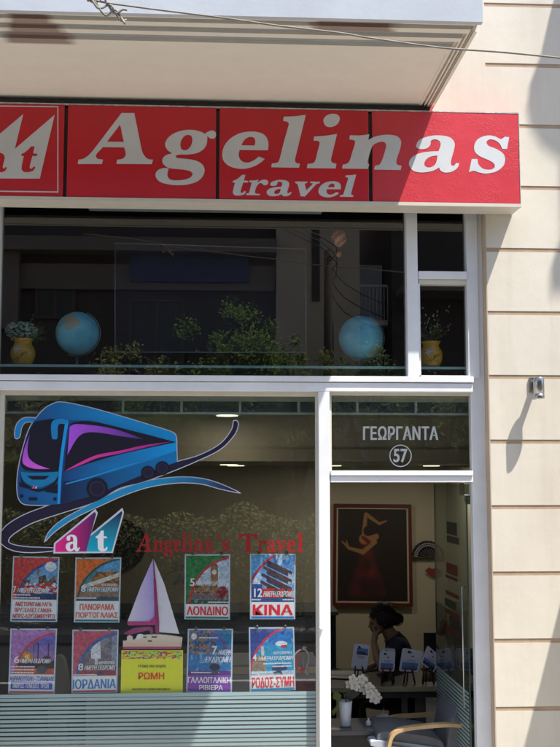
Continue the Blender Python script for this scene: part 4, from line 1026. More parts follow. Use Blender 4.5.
# light strip at the head of the window, panel outline behind
g = MB(); y = .2; g.obox((at(206, 209.6, y)), (X(325, y) / 2 - X(88, y) / 2, 0, -.0), (0, .03, 0), (0, 0, .012)); 
tag(g.build('light_strip', mat('dusty_housing', (.42, .46, .46, 1), .5)), 'long grey unlit strip light at the top of the upper window', 'light')
dp = thing('outlined_panel', at(210, 352, .55), 'large dark rectangle with a thin pale outline inside the upper window', 'board')
fm = quadmap([(115,243),(306,249),(306,352.5),(115,352)], .55)
g = MB()
for a, b, cc, d in ((0,0,1,0),(0,1,1,1),(0,0,0,1),(1,0,1,1)): g.tube([fm(a, b), fm(cc, d)], .0035, 5)
g.build('edge_strip', mat('pale_edge', (.35, .35, .4, 1), .4), dp)
g = MB(); g.quad(fm(0,1,-.004), fm(1,1,-.004), fm(1,0,-.004), fm(0,0,-.004)); g.build('panel', mat('navy_glass', (.012, .012, .026, 1), .25), dp)

# ================================================================== INTERIOR ROOM
ZC1 = Z(470, 0) ; 
zc1 = H + .52; zc2 = H + .155
xr = 2.55; xl_ = -3.4; yb_ = 5.3; ybh = 2.3
room = thing('shop_room', (0, 2.5, 0), 'dim beige interior room of the travel agency behind the glass', 'room')
g = MB(); g.box(xl_, xr, yb_, yb_ + .15, 0, zc2); g.box(xr, xr + .15, .345, yb_ + .15, 0, zc1 + .1); g.box(xl_ - .15, xl_, .345, yb_ + .15, 0, zc1 + .1); g.build('wall', M['inner'], room)
g = MB(); g.box(xl_, xr, .165, .34, -.01, 0); g.box(xl_, xr, .34, yb_, -.01, 0); g.build('floor', M['floor'], room)
g = MB(); g.box(xl_, xr, .17, ybh, zc1, zc1 + .1); g.box(xl_, xr, ybh, yb_ + .15, zc2, zc2 + .1); g.build('ceiling', M['ceil'], room)
g = MB(); g.box(xl_, xr, ybh - .02, ybh + .0, zc2 + .10, zc1); g.build('bulkhead', M['inner'], room)
g = MB(); g.box(xl_, xr, ybh - .06, ybh + .0, zc2 - .0, zc2 + .0995); g.build('beam', M['ceil'], room)
# rail just inside the head of the lower windows
g = MB(); y = .19
for a, b in ((-8, 320), (329, 476)):
    g.box(X(a, y), X(b, y), y, y + .02, Z(401.5, y), Z(393, y)); g.box(X(a, y), X(b, y), y, y + .02, Z(414.6, y), Z(412.6, y))
    px = 5.5
    for k in range(9):
        pp = 5.5 + 58.6 * k
        if a < pp < b: g.box(X(pp - 1, y), X(pp + 1.4, y), y + .001, y + .018, Z(412.6, y), Z(401.5, y))
tag(g.build('blind_rail', mat('grey_green_rail', (.28, .33, .30, 1), .4)), 'grey green blind rail with short brackets behind the top of the lower panes', 'rail')
g = MB(); g.box(xl_, xr, .24, .26, Z(412, .24), zc1); tag(g.build('valance', mat('dark_blue_valance', (.045, .065, .085, 1), .6)), 'dark blue valance board behind the blind rail', 'valance')
# mezzanine behind the upper window
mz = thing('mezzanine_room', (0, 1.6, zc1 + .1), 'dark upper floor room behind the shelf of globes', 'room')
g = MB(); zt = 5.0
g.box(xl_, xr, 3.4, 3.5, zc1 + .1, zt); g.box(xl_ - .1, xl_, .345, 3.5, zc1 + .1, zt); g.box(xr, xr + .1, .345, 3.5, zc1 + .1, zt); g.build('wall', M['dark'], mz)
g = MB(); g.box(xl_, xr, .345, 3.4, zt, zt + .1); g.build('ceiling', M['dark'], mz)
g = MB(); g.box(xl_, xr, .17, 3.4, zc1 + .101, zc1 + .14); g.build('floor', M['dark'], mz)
# ceiling lamps (lit)
def spot(px, py, zc, lab):
    d = (zc - H) * F / (480 - py) ; y = d - D; c = at(px, py, y); c.z = zc
    t = thing('ceiling_lamp', c, lab, 'ceiling lamp', 'lit recessed ceiling lamps')
    g = MB(); g.lathe(c + Vector((0, 0, -.012)), [(.085, 0), (.085, .004), (.0, .004)], 20); g.build('diffuser', M['light'], t)
    g = MB(); g.lathe(c + Vector((0, 0, -.007)), [(.105, 0), (.11, .006)], 20); g.build('rim', M['white'], t)
def bulb(c, t, e=2.3):
    l = bpy.data.lights.new('lamp_bulb', 'AREA'); l.shape = 'DISK'; l.size = .16; l.energy = e; l.color = (1, .9, .72)
    o = bpy.data.objects.new('lamp_bulb', l); COL.objects.link(o); o.parent = t; o.location = (0, 0, -.02)
def spot2(px, y, zc, lab):
    c = at(px, 440, y); c.z = zc
    t = thing('ceiling_lamp', c, lab, 'ceiling lamp', 'lit recessed ceiling lamps')
    g = MB(); g.lathe(c + Vector((0, 0, -.014)), [(.085, 0), (.085, .004), (.0, .004)], 20); g.build('diffuser', M['light'], t)
    g = MB(); g.lathe(c + Vector((0, 0, -.009)), [(.105, 0), (.11, .008)], 20); g.build('rim', M['white'], t); bulb(c, t, .9 if px < 300 else 2.6)
spot2(227, 1.85, zc1, 'lit ceiling lamp highest in the window, at the tip of the swoosh')
spot2(236, 4.2, zc2, 'lit ceiling lamp in the big window, the right one of a close pair')
spot2(229, 3.6, zc2, 'lit ceiling lamp in the big window, the left one of a close pair')
spot2(333, 4.2, zc2, 'lit ceiling lamp half hidden by the mullion, left of the house number')
spot2(431, 4.2, zc2, 'lit ceiling lamp right of the house number above the door')

# painting
YW = yb_ - .03
pt = thing('framed_painting', at(372, 606, YW), 'tall painting of a dancer in dark red with a red frame on the back wall', 'painting')
fm = quadmap([(333.5,503.6),(411,504.4),(412.5,606.4),(332.5,605.6)], YW)
g = MB()
def bar(u0, v0, u1, v1, d0, d1):
    a, b, cc, d = fm(u0, v0, d1), fm(u1, v0, d1), fm(u1, v1, d1), fm(u0, v1, d1); o = Vector((0, d1 - d0, 0)); g.add([a, b, cc, d, a + o, b + o, cc + o, d + o], [(0,3,2,1),(4,5,6,7),(0,1,5,4),(1,2,6,5),(2,3,7,6),(3,0,4,7)])
fw = .038
bar(0, 0, 1, fw * .8, 0, .03); bar(0, 1 - fw * .8, 1, 1, 0, .03); bar(0, fw * .8, fw, 1 - fw * .8, 0, .03); bar(1 - fw, fw * .8, 1, 1 - fw * .8, 0, .03)
g.build('frame', mat('dark_red_frame', (.09, .015, .017, 1), .35), pt)
g = MB(); g.quad(fm(.03,.97,.004), fm(.97,.97,.004), fm(.97,.03,.004), fm(.03,.03,.004)); g.build('mount', mat('pale_mount', (.45, .38, .28, 1), .8), pt)
n_, m2 = 160, 122
u, v = grid(n_, m2); im = canvas((34, 20, 18), (30, 14, 16), n_, m2)
nz = vnoise(n_, m2, 9, 2); im *= (.7 + .7 * nz)[..., None]
def capsule(ax, ay, bx, by, r0, r1):
    dx, dy = bx - ax, (by - ay); L2_ = dx * dx + dy * dy; t_ = np.clip(((u - ax) * dx + (v - ay) * dy) / L2_, 0, 1)
    return np.clip((r0 + (r1 - r0) * t_ - np.hypot(u - ax - dx * t_, (v - ay - dy * t_) * 1.3)) / .014 + .6, 0, 1)
wob = .05 * np.sin(v * 19 + u * 7) * np.clip(v - .5, 0, 1) + .10 * (vnoise(n_, m2, 8, 21) - .5) * np.clip(v - .4, 0, 1) * 2
dress = np.clip((.10 + .34 * np.clip(v - .5, 0, 1) - abs(u - .42 - .05 * (v - .5) + wob)) / .07 + .3, 0, 1) * np.clip((v - .34) / .04, 0, 1) * np.clip((.97 - v) / .05, 0, 1)
put(im, dress, (84, 20, 26), .8); put(im, dress * vnoise(n_, m2, 10, 4) ** 2, (150, 44, 44), .9); put(im, dress * vnoise(n_, m2, 7, 8), (34, 10, 14), .75)
put(im, capsule(.36, .55, .22, .92, .03, .10) * vnoise(n_, m2, 9, 14), (96, 26, 32), .7); put(im, capsule(.48, .55, .62, .80, .02, .05) * vnoise(n_, m2, 9, 15), (90, 40, 34), .6)
SK = (158, 116, 72)
put(im, capsule(.38, .33, .48, .33, .075, .06), SK); put(im, capsule(.40, .06, .38, .26, .022, .035), SK); put(im, capsule(.41, .06, .60, .16, .03, .018), SK); put(im, capsule(.60, .16, .70, .13, .02, .012), SK)
put(im, capsule(.54, .36, .36, .47, .03, .034), SK); put(im, capsule(.36, .47, .16, .43, .034, .02), SK); put(im, capsule(.16, .43, .06, .36, .018, .010), SK); put(im, capsule(.15, .43, .12, .35, .015, .008), SK)
put(im, capsule(.47, .34, .55, .30, .05, .045), SK); put(im, capsule(.44, .24, .55, .22, .07, .06), (26, 14, 12)); put(im, capsule(.44, .36, .36, .31, .03, .02), (120, 20, 26))
g = MB(); raster(g, fm, .062, .05, .938, .95, im, .008, .72); g.build('canvas', M['paper'], pt)
# big hand fan on the wall
fn = thing('hand_fan', at(430, 558, YW), 'large black open hand fan hung on the back wall beside the painting', 'fan')
c0 = at(427.5, 557, YW); s = (D + YW) / F
g = MB(); Rr = 16.5 * s
ns = 22
vs = [c0 + Vector((0, -.02, 0))]; 
for k in range(ns + 1):
    a = math.pi * (1 - k / ns); off_ = .012 if k % 2 else -.004
    vs.append(c0 + Vector((Rr * math.cos(a), off_ - .02, Rr * .98 * math.sin(a))))
g.add(vs, [(0, i + 1, i + 2) for i in range(ns)]); g.build('leaf', mat('black_fan_cloth', (.02, .02, .025, 1), .7), fn)
g = MB()
for k in range(ns // 2 + 1):
    a = math.pi * (1 - 2 * k / ns); g.tube([c0 + Vector((0, -.03, 0)), c0 + Vector((Rr * .62 * math.cos(a), -.03, Rr * .62 * math.sin(a)))], .003, 4)
g.build('rib', mat('grey_rib', (.10, .10, .11, 1), .5), fn)
g = MB()
for k in range(ns):
    a = math.pi * (1 - (k + .5) / ns)
    for rr_ in (.68, .8): q = c0 + Vector((Rr * rr_ * math.cos(a), -.034, Rr * rr_ * math.sin(a))); g.ball(q, .012, 6, 4)
g.build('lace_dot', mat('grey_lace', (.22, .22, .26, 1), .8), fn)
# red lips-like ornament
g = MB(); c = at(433, 571, YW)
vs2 = smooth([(425,571,1),(429,567.5),(432.5,569),(436,567.5),(442,571,1),(436,575),(432,576)]); flat(g, [vs2], YW - .01, None)
tag(g.build('wall_ornament', mat('dark_red_gloss', (.22, .03, .03, 1), .4)), 'small dark red wall ornament under the hand fan', 'ornament')
# air conditioner high on the right side wall
ac = thing('indoor_air_conditioner', (xr - .1, 3.2, 2.0), 'pale wall air conditioner in the corner above the door glass', 'air conditioner')
g = MB(); g.box(xr - .22, xr - .002, 2.6, 3.5, 2.1, 2.38); g.build('casing', mat('old_plastic', (.42, .40, .34, 1), .5), ac, bevel=.03)
g = MB()
for k in range(3): g.box(xr - .228, xr - .221, 2.68, 3.42, 2.14 + k * .03, 2.15 + k * .03)
g.build('louvre', M['black'], ac)
# black wall clock and counters on the left
ck = thing('wall_clock', at(122, 545, YW), 'big round black clock on the back wall behind the pink logo', 'clock')
c = at(121, 545, YW); r = 25 * s
g = MB(); vs = []; n = 36
for yy, rr in ((0, 1), (-.05, 1), (-.05, .93), (-.03, .9)):
    for k in range(n): a = 2 * math.pi * k / n; vs.append(c + Vector((r * rr * math.cos(a), yy, r * rr * math.sin(a))))
g.add(vs, [(i * n + k, i * n + (k + 1) % n, (i + 1) * n + (k + 1) % n, (i + 1) * n + k) for i in range(3) for k in range(n)] + [tuple(3 * n + k for k in range(n))]); g.build('case', M['black'], ck)
g = MB()
for k in range(12): a = 2 * math.pi * k / 12; g.obox(c + Vector((r * .75 * math.cos(a), -.035, r * .75 * math.sin(a))), Vector((math.cos(a), 0, math.sin(a))) * .02, (0, .002, 0), Vector((-math.sin(a), 0, math.cos(a))) * .004)
g.build('hour_mark', mat('pale_mark', (.3, .3, .3, 1), .6), ck)
g = MB(); g.obox(c + Vector((.03, -.035, .05)), Vector((.05, 0, .07)), (0, .002, 0), (.003, 0, -.003)); g.obox(c + Vector((-.04, -.036, .01)), Vector((.05, 0, -.01)), (0, .002, 0), (.001, 0, .004)); g.build('hand', mat('pale_hand', (.3, .3, .3, 1), .6), ck)
ct = thing('counter', (-.6, 2.9, 0), 'tall counter with a thin top edge, front coloured dark to fill the shade behind the posters', 'counter')  # dark front added as fill, putting shade behind the posters
zct = at(150, 613, 2.6).z
g = MB(); g.box(-3.3, 1.0, 2.62, 3.3, 0, zct - .03); g.build('front', M['dark'], ct)
g = MB(); g.box(-3.32, 1.02, 2.6, 3.32, zct - .03, zct); g.build('top', mat('dark_top', (.05, .05, .06, 1), .3), ct)
# low table just behind the window with a wooden strip
lt = thing('low_cabinet', (.2, 1.0, 0), 'low grey cabinet with a pale wood strip behind the bottom posters', 'cabinet')
yy = .9; g = MB(); g.box(-.9, X(318, yy), yy, 1.4, 0, Z(664, yy)); g.build('carcass', M['grey'], lt)
g = MB(); g.box(-.9, X(318, yy), yy - .01, yy - .0005, Z(673, yy), Z(666, yy)); g.build('strip', M['desk'], lt)
# chair with a pale cover on the left
cc_ = thing('covered_chair', (at(60, 690, 1.2).x, 1.3, 0), 'chair with a pale beige cover between the two bottom left posters', 'chair')
yy = 1.2; g = MB()
pf = smooth([(48,700,1),(50,668),(56,656),(64,660),(68,680),(69,705,1),(66,745,1),(48,745,1)])
F_ = [at(a, b, yy) for a, b in pf]; n = len(F_); Bk = [p + Vector((0, .09, 0)) for p in F_]
g.add(F_ + Bk, [tuple(range(n)), tuple(reversed(range(n, 2 * n)))] + [(i, n + i, n + (i + 1) % n, (i + 1) % n) for i in range(n)]); g.build('backrest', M['cream'], cc_, bevel=.01)
g = MB(); xa, xb_ = at(48, 745, yy).x, at(68, 745, yy).x; g.box(xa - .1, xb_, yy - .35, yy + .1, .42, .48); g.build('seat', M['cream'], cc_, bevel=.015)
for a in (xa - .08, xb_ - .03):
    for b in (yy - .32, yy + .05): g = MB(); g.tube([(a, b, 0), (a, b, .42)], .015, 8); g.build('leg', M['black'], cc_)
# back orchid spray
oc = thing('white_orchid_spray', at(172, 612, 2.7), 'white orchid spray on a thin stem behind the boat sail', 'plant')
rr = random.Random(4)
def orchid(mb_p, c, s_, r_):
    for k in range(5):
        a = 2 * math.pi * k / 5 + r_.uniform(-.2, .2); d = Vector((math.cos(a), -.25, math.sin(a))); e = Vector((-math.sin(a), 0, math.cos(a))) * .55
        w = s_; cs_ = [c, c + (d * .5 + e * .8) * w, c + (d * .95 + e * .45) * w, c + d * w * 1.05, c + (d * .95 - e * .45) * w, c + (d * .5 - e * .8) * w]
        mb_p.add(cs_, [(0,1,2,3),(0,3,4,5)], None, False)
    mb_p.ball(c + Vector((0, -.012, 0)), s_ * .22, 6, 4)
g = MB()
for a, b in ((177, 565), (182, 569), (175, 570), (179, 578), (183, 581), (176, 583)): orchid(g, at(a, b, 2.7), .035, rr)
g.build('blossom', M['petal'], oc)
g = MB(); g.tube(spl([at(163, 612, 2.72), at(162, 585, 2.72), at(170, 572, 2.72), at(182, 570, 2.72)], 4), .004, 6); g.build('stem', M['bent'], oc)

# ---- desk
DYF = 1.4; xd0, xd1 = X(331, DYF) - 1.1, xr - .25
zd = at(400, 687, DYF).z
dk = thing('desk', ((xd0 + xd1) / 2, DYF + .4, 0), 'long office desk with pale edge and brochures on it, seen through the doorway', 'desk')
g = MB(); g.box(xd0, xd1, DYF + .0105, DYF + .8, zd - .034, zd); g.build('desktop', mat('dark_walnut', (.04, .03, .022, 1), .4, var=.3), dk)
g = MB(); g.box(xd0, xd1, DYF, DYF + .01, zd - .035, zd + .001); g.build('edge_band', M['desk'], dk, bevel=.002)
g = MB(); g.box(xd0 + .02, xd1 - .02, DYF + .03, DYF + .78, zd - .085, zd - .0355); g.build('apron', M['black'], dk)
for a, b in ((398, 404), (411, 421)):
    g = MB(); g.box(X(a, DYF + .1), X(b, DYF + .1), DYF + .1, DYF + .7, 0, zd - .0855); g.build('leg', M['black'], dk)
g = MB(); g.box(X(421.5, DYF + .15), X(492, DYF + .15), DYF + .15, DYF + .17, .1, zd - .087); g.build('modesty_panel', mat('pale_grey_panel', (.42, .41, .39, 1), .5), dk)
g = MB(); g.box(xd0, xd0 + .05, DYF + .1, DYF + .7, 0, zd - .0855); g.build('leg', M['black'], dk)
# brochures on black mini easels
def brochure(q, y, lab, pc, double=False, easel='black'):
    fm = quadmap(q, y); b = fm(.5, 1); b.z = zd + .001
    t = thing('brochure', b, lab, 'brochure', 'white brochures standing on the desk')
    g = MB(); a, b_, c, d = fm(0, 0), fm(1, 0), fm(1, 1), fm(0, 1); o = Vector((0, .004, 0)); 
    rc = [(u_, v_) for u_, v_ in [(.1,0),(.9,0),(.97,.03),(1,.08),(1,.94),(.96,.99),(.9,1),(.1,1),(.04,.99),(0,.94),(0,.08),(.03,.03)]]
    pf = [fm(u_, v_) for u_, v_ in rc]; n = len(pf)
    g.add(pf + [p + o for p in pf], [tuple(reversed(range(n))), tuple(range(n, 2 * n))] + [(i, (i + 1) % n, n + (i + 1) % n, n + i) for i in range(n)], rgb(206, 203, 214)); g.build('card', M['paper'], t)
    u, v = grid(10, 20); im = canvas((70, 120, 190), (90, 140, 190), 10, 20); hz_ = vnoise(10, 20, 7, int(q[0][0])); put(im, v > .55 + .3 * (hz_ - .5), pc); put(im, v > .85, (70, 60, 70))
    g = MB(); raster(g, fm, .1, .60, .9, .92, im, .002) if easel != 'top' else raster(g, fm, .22, .16, .94, .42, im, .002); g.build('photo', M['paper'], t)
    g = MB(); 
    for tri in ([(.25,.1),(.35,.07),(.5,.16),(.3,.2)], [(.5,.3),(.56,.25),(.6,.34),(.5,.34)]):
        g.add([fm(a_, b2, .002) for a_, b2 in tri], [(3,2,1,0)], rgb(50, 40, 60))
    for k in range(3): g.quad(fm(.3, .46 + .04 * k + .015, .002), fm(.75, .46 + .04 * k + .015, .002), fm(.75, .46 + .04 * k, .002), fm(.3, .46 + .04 * k, .002), rgb(150, 140, 160))
    g.build('print', M['paper'], t)
    bx, by, bz = fm(.5, 1).x, y, fm(.5, 1).z
    g = MB(); w = .028
    for sx in (-1, 1):
        g.tube([(bx + sx * w * 1.5, by - .03, zd + .004), (bx + sx * w, by - .014, max(zd + .012, bz + .002)), (bx + sx * w, by - .004, bz + .014)], .0065, 6)
        g.tube([(bx + sx * w, by - .004, bz - .004), (bx + sx * w * .7, by + .012, bz + .05)], .005, 6)
    g.tube([(bx, by + .07, zd + .004), (bx, by + .014, bz + .06)], .005, 6); g.tube([(bx - w, by, bz - .006), (bx + w, by, bz - .006)], .006, 6)
    g.build('easel', M['black'], t)
YD = DYF + .12
brochure([(354.5,643.5),(370,645.2),(366.8,670),(350.8,668.2)], YD, 'white brochure leaning left above the orchid, leftmost on the desk', (60, 60, 80), easel='top')
brochure([(382.2,648.4),(395.2,648.6),(395,668),(381,668)], YD + .05, 'white brochure half hidden behind another at the seated person', (120, 70, 60))
brochure([(380,651),(395.5,651.4),(394.2,671.5),(378.6,671)], YD, 'white brochure with a reddish photo, standing in front of its twin', (150, 70, 50))
brochure([(402.6,647.8),(423.8,651.4),(418.2,672),(399,671)], YD, 'wide white brochure with a blue harbour photo on the desk', (90, 90, 120))
brochure([(427.6,645.2),(441,656.8),(434.2,672.6),(420.6,663)], YD - .03, 'white brochure turned on its corner like a diamond', (60, 56, 60))
# acrylic holders with crystal trophy look
M['clear'] = glass_mat('clear_acrylic', (.85, .92, .9), 1.6, .05)
def holder(a, b, c, d, lab):
    y = YD + .02; t = thing('leaflet_holder', at((a + b) / 2, d, y), lab, 'leaflet holder', 'clear leaflet holders on the desk'); t.location.z = zd
    g = MB(); g.box(X(a, y), X(b, y), y, y + .07, zd + .001, Z(c, y)); g.build('box', M['clear'], t)
    g = MB(); fm = quadmap([(a + 2, c - 2), (b - 2, c - 1), (b - 2.5, d - 3), (a + 2.5, d - 3)], y + .03)
    u, v = grid(14, 12); im = canvas((150, 160, 175), (100, 110, 130), 14, 12); put(im, vnoise(14, 12, 6, int(a)) > .55, (70, 90, 110)); put(im, vnoise(14, 12, 6, int(b)) > .62, (200, 206, 216)); raster(g, fm, 0, 0, 1, 1, im, 0, .8); g.build('leaflet', M['paper'], t)
holder(443, 458, 648, 676, 'clear holder with grey leaflets between the diamond brochure and the door glass')
holder(463, 478, 650, 678, 'clear holder seen through the edge of the door glass')
# papers lying on the desk
g = MB(); pz = zd + .002
for k in range(5):
    cx, cy = at(342, 668, DYF + .5).x + random.uniform(-.08, .1), DYF + .5 + random.uniform(-.1, .1); a = random.uniform(-.5, .5)
    g.obox((cx, cy, pz + .004 * k), Vector((math.cos(a), math.sin(a), 0)) * .12, Vector((-math.sin(a), math.cos(a), 0)) * .085, (0, 0, .0018))
tag(g.build('paper_pile', mat('office_paper', (.55, .52, .45, 1), .8)), 'loose pile of papers at the left end of the desk', 'papers')
# monitor and office chair
mo = thing('computer_monitor', at(427, 672, 2.0), 'black computer monitor on the desk beside the seated person', 'monitor'); y = 2.05
g = MB(); g.box(X(421, y), X(438, y), y, y + .03, Z(662, y), Z(634, y)); g.build('screen', M['black'], mo, bevel=.004)
g = MB(); g.box(X(427, y), X(431, y), y + .031, y + .05, zd + .02, Z(650, y)); g.build('stand', M['black'], mo)
g = MB(); g.lathe((X(429, y), y + .03, zd + .001), [(.09, 0), (.09, .008), (.02, .018)], 20); g.build('base', M['black'], mo)
mo.location.z = zd
for ch in mo.children: pass
oc2 = thing('office_chair', (at(445, 700, 2.9).x, 2.9, 0), 'office chair with burgundy side and cream back behind the desk', 'chair')
y = 2.75
def extr(name, pts, y, th, m, parent, bev=.01):
    pf = [at(a, b, y) for a, b in pts]; n = len(pf); pb = [p + Vector((0, th, 0)) for p in pf]; g = MB()
    nrm = sum(((pf[i].x * pf[(i + 1) % n].z - pf[(i + 1) % n].x * pf[i].z) for i in range(n)))
    f0 = tuple(range(n)); f1 = tuple(range(n, 2 * n))
    sd = [(i, (i + 1) % n, n + (i + 1) % n, n + i) for i in range(n)]
    if nrm > 0: fs = [f0, tuple(reversed(f1))] + [tuple(reversed(q)) for q in sd]
    else: fs = [tuple(reversed(f0)), f1] + sd
    g.add(pf + pb, fs); return g.build(name, m, parent, bevel=bev)
extr('backrest', smooth([(444,668,1),(445,640),(448,622),(453,617),(460,622),(463,640),(464,668,1)]), y, .07, M['cream'], oc2)
extr('side_panel', smooth([(437,668,1),(439,640),(443,624),(449,616),(453,616.6,1),(448,624),(444.6,640),(443.6,668,1)]), y - .03, .1, M['burg'], oc2, .006)
g = MB(); g.box(at(440, 700, y).x, at(466, 700, y).x, y - .45, y, .44, .52); g.build('seat', M['burg'], oc2, bevel=.02)
g = MB(); cx = at(452, 700, y).x; g.tube([(cx, y - .22, .06), (cx, y - .22, .44)], .025, 10)
for k in range(5): a = 2 * math.pi * k / 5; g.tube([(cx, y - .22, .08), (cx + .27 * math.cos(a), y - .22 + .27 * math.sin(a), .03)], .016, 6)
g.build('star_base', M['black'], oc2)

# ---- low shelf with vase of orchids and candle
ls = thing('low_shelf', (at(350, 730, .75).x, .95, 0), 'low dark grey shelf under the desk carrying the white vase', 'shelf')
y = .62; zl = at(350, 731, y).z
g = MB(); g.box(X(320, y), X(379, y), y, y + .38, zl - .03, zl); g.build('top', mat('dark_grey_top', (.07, .07, .08, 1), .35), ls, bevel=.003)
g = MB(); g.box(X(322, y), X(377, y), y + .02, y + .36, 0, zl - .0305); g.build('body', M['black'], ls)
vz = thing('orchid_vase', Vector((at(345.5, 727, y + .14).x, y + .14, zl)), 'tall white tapering vase with white orchids on the low shelf', 'vase')
b = Vector((at(345.5, 727, y + .14).x, y + .14, zl + .001)); s1 = (D + y + .14) / F
hv = at(345, 701, y + .14).z - b.z
g = MB(); g.lathe(b, [(5.2 * s1, 0), (5.4 * s1, .01), (5.8 * s1, hv * .5), (6.8 * s1, hv), (6.2 * s1, hv), (5.4 * s1, hv * .6)], 28); g.build('body', M['porcelain'], vz)
g = MB(); y2 = y + .13
stem = spl([at(346, 702, y2), at(344, 690, y2), at(350, 680, y2), at(362, 678, y2), at(374, 690, y2), at(378, 700, y2)], 4); g.tube(stem, .003, 6); g.build('stem', M['leaf'], vz)
g = MB(); rr = random.Random(5)
for a, b_ in ((350, 684), (353, 679), (357, 682), (362, 679), (365, 683), (363, 688), (369, 687), (372, 691), (370, 694), (375, 694), (377, 698), (355, 686), (367, 691), (374, 699)): orchid(g, at(a, b_, y2 - .02 + rr.uniform(-.02, .02)), .034, rr)
g.build('blossom', M['petal'], vz)
g = MB(); fmc = quadmap([(344,695),(353,687.5),(360,694),(350,701)], y2 + .02); g.quad(fmc(0,1), fmc(1,1), fmc(1,0), fmc(0,0)); g.build('gift_card', M['black'], vz)
g = MB()
for a, b_, c, d in ((339, 703, 333, 716), (340, 703, 334, 690)):
    p0, p1 = at(a, b_, y2), at(c, d, y2); w = Vector((.03, 0, .01)); g.add([p0, (p0 + p1) / 2 + w, p1, (p0 + p1) / 2 - w], [(0,1,2,3)])
g.build('leaf', M['leaf'], vz)
cd = thing('candle_jar', Vector((at(368.5, 728, y + .14).x, y + .14, zl)), 'tiny white candle jar on the low shelf right of the vase', 'candle')
b = Vector((at(368.5, 728, y + .14).x, y + .14, zl + .001)); g = MB(); g.lathe(b, [(.016, 0), (.018, .004), (.018, .03), (.006, .036), (.006, .05)], 16); g.build('jar', M['porcelain'], cd)
bf = thing('flower_ornament', at(382, 722, y + .3), 'small white flower on a wire beside the armchair', 'ornament')
g = MB(); c = at(382, 716.5, y + .3); orchid(g, c, .024, rr); orchid(g, at(386, 716, y + .3), .02, rr); orchid(g, at(379, 717, y + .3), .02, rr); g.build('petals', M['petal'], bf)
g = MB(); g.tube([at(384, 708, y + .3), at(382, 717, y + .3), at(379, 733, y + .3)], .0015, 5); g.build('wire', M['metal'], bf)

# ---- bentwood armchair facing left
ch = thing('bentwood_armchair', (at(420, 747, .6).x, .6, 0), 'armchair with curved pale wood arms and grey cushions behind the glass door', 'armchair')
def arm(y, pts):
    g = MB(); P = spl([at(a, b, y) for a, b in pts], 5)
    vs = []; fs = []
    for i, p in enumerate(P):
        t_ = (P[min(i + 1, len(P) - 1)] - P[max(i - 1, 0)]).normalized(); nn = Vector((-t_.z, 0, t_.x)) * .011
        for oy, on_ in ((-.028, 1), (.028, 1), (.028, -1), (-.028, -1)): vs.append(p + Vector((0, oy, 0)) + nn * on_)
    for i in range(len(P) - 1):
        for k in range(4): fs.append((i * 4 + k, i * 4 + (k + 1) % 4, (i + 1) * 4 + (k + 1) % 4, (i + 1) * 4 + k))
    fs += [(0,1,2,3), tuple(len(vs) - 4 + k for k in (3, 2, 1, 0))]
    g.add(vs, fs); o = g.build('arm', M['bent'], ch); return o
arm(.42, [(386,800),(387.5,760),(389.5,742),(393.5,733.5),(402,729.4),(420,726.6),(448,724.5),(466,726),(476,727)])
arm(1.0, [(381,770),(382.5,734),(384.5,725),(389,719),(398,716.4),(415,715.4),(436,714),(446,714)])
extr('seat_cushion', smooth([(377,742,1),(378,735),(385,731.5),(403,732.5),(432,737),(443,742,1),(442,751),(412,748),(388,747)]), .5, .46, M['fabric'], ch, .02)
extr('cushion_piping', smooth([(370.5,746,1),(372,741.5),(385,741),(410,743.5),(440,748,1),(440,753),(405,749.5),(380,748)]), .485, .53, M['fabric_pale'], ch, .01)
extr('back_cushion', smooth([(446,754,1),(449,735),(453,716),(459,705),(466,704),(468,714),(463,737),(460,758,1)]), .5, .48, M['fabric'], ch, .02)
g = MB(); 
for yy in (.42, 1.0): g.tube(spl([at(388, 800, yy), at(420, 815, yy), at(455, 790, yy), at(470, 730, yy)], 4), .015, 8)
g.build('runner', M['bent'], ch)
extr('seat_rail', [(389, 745.5), (440, 754), (440, 757), (389, 748.5)], .45, .03, M['bent'], ch, .002)

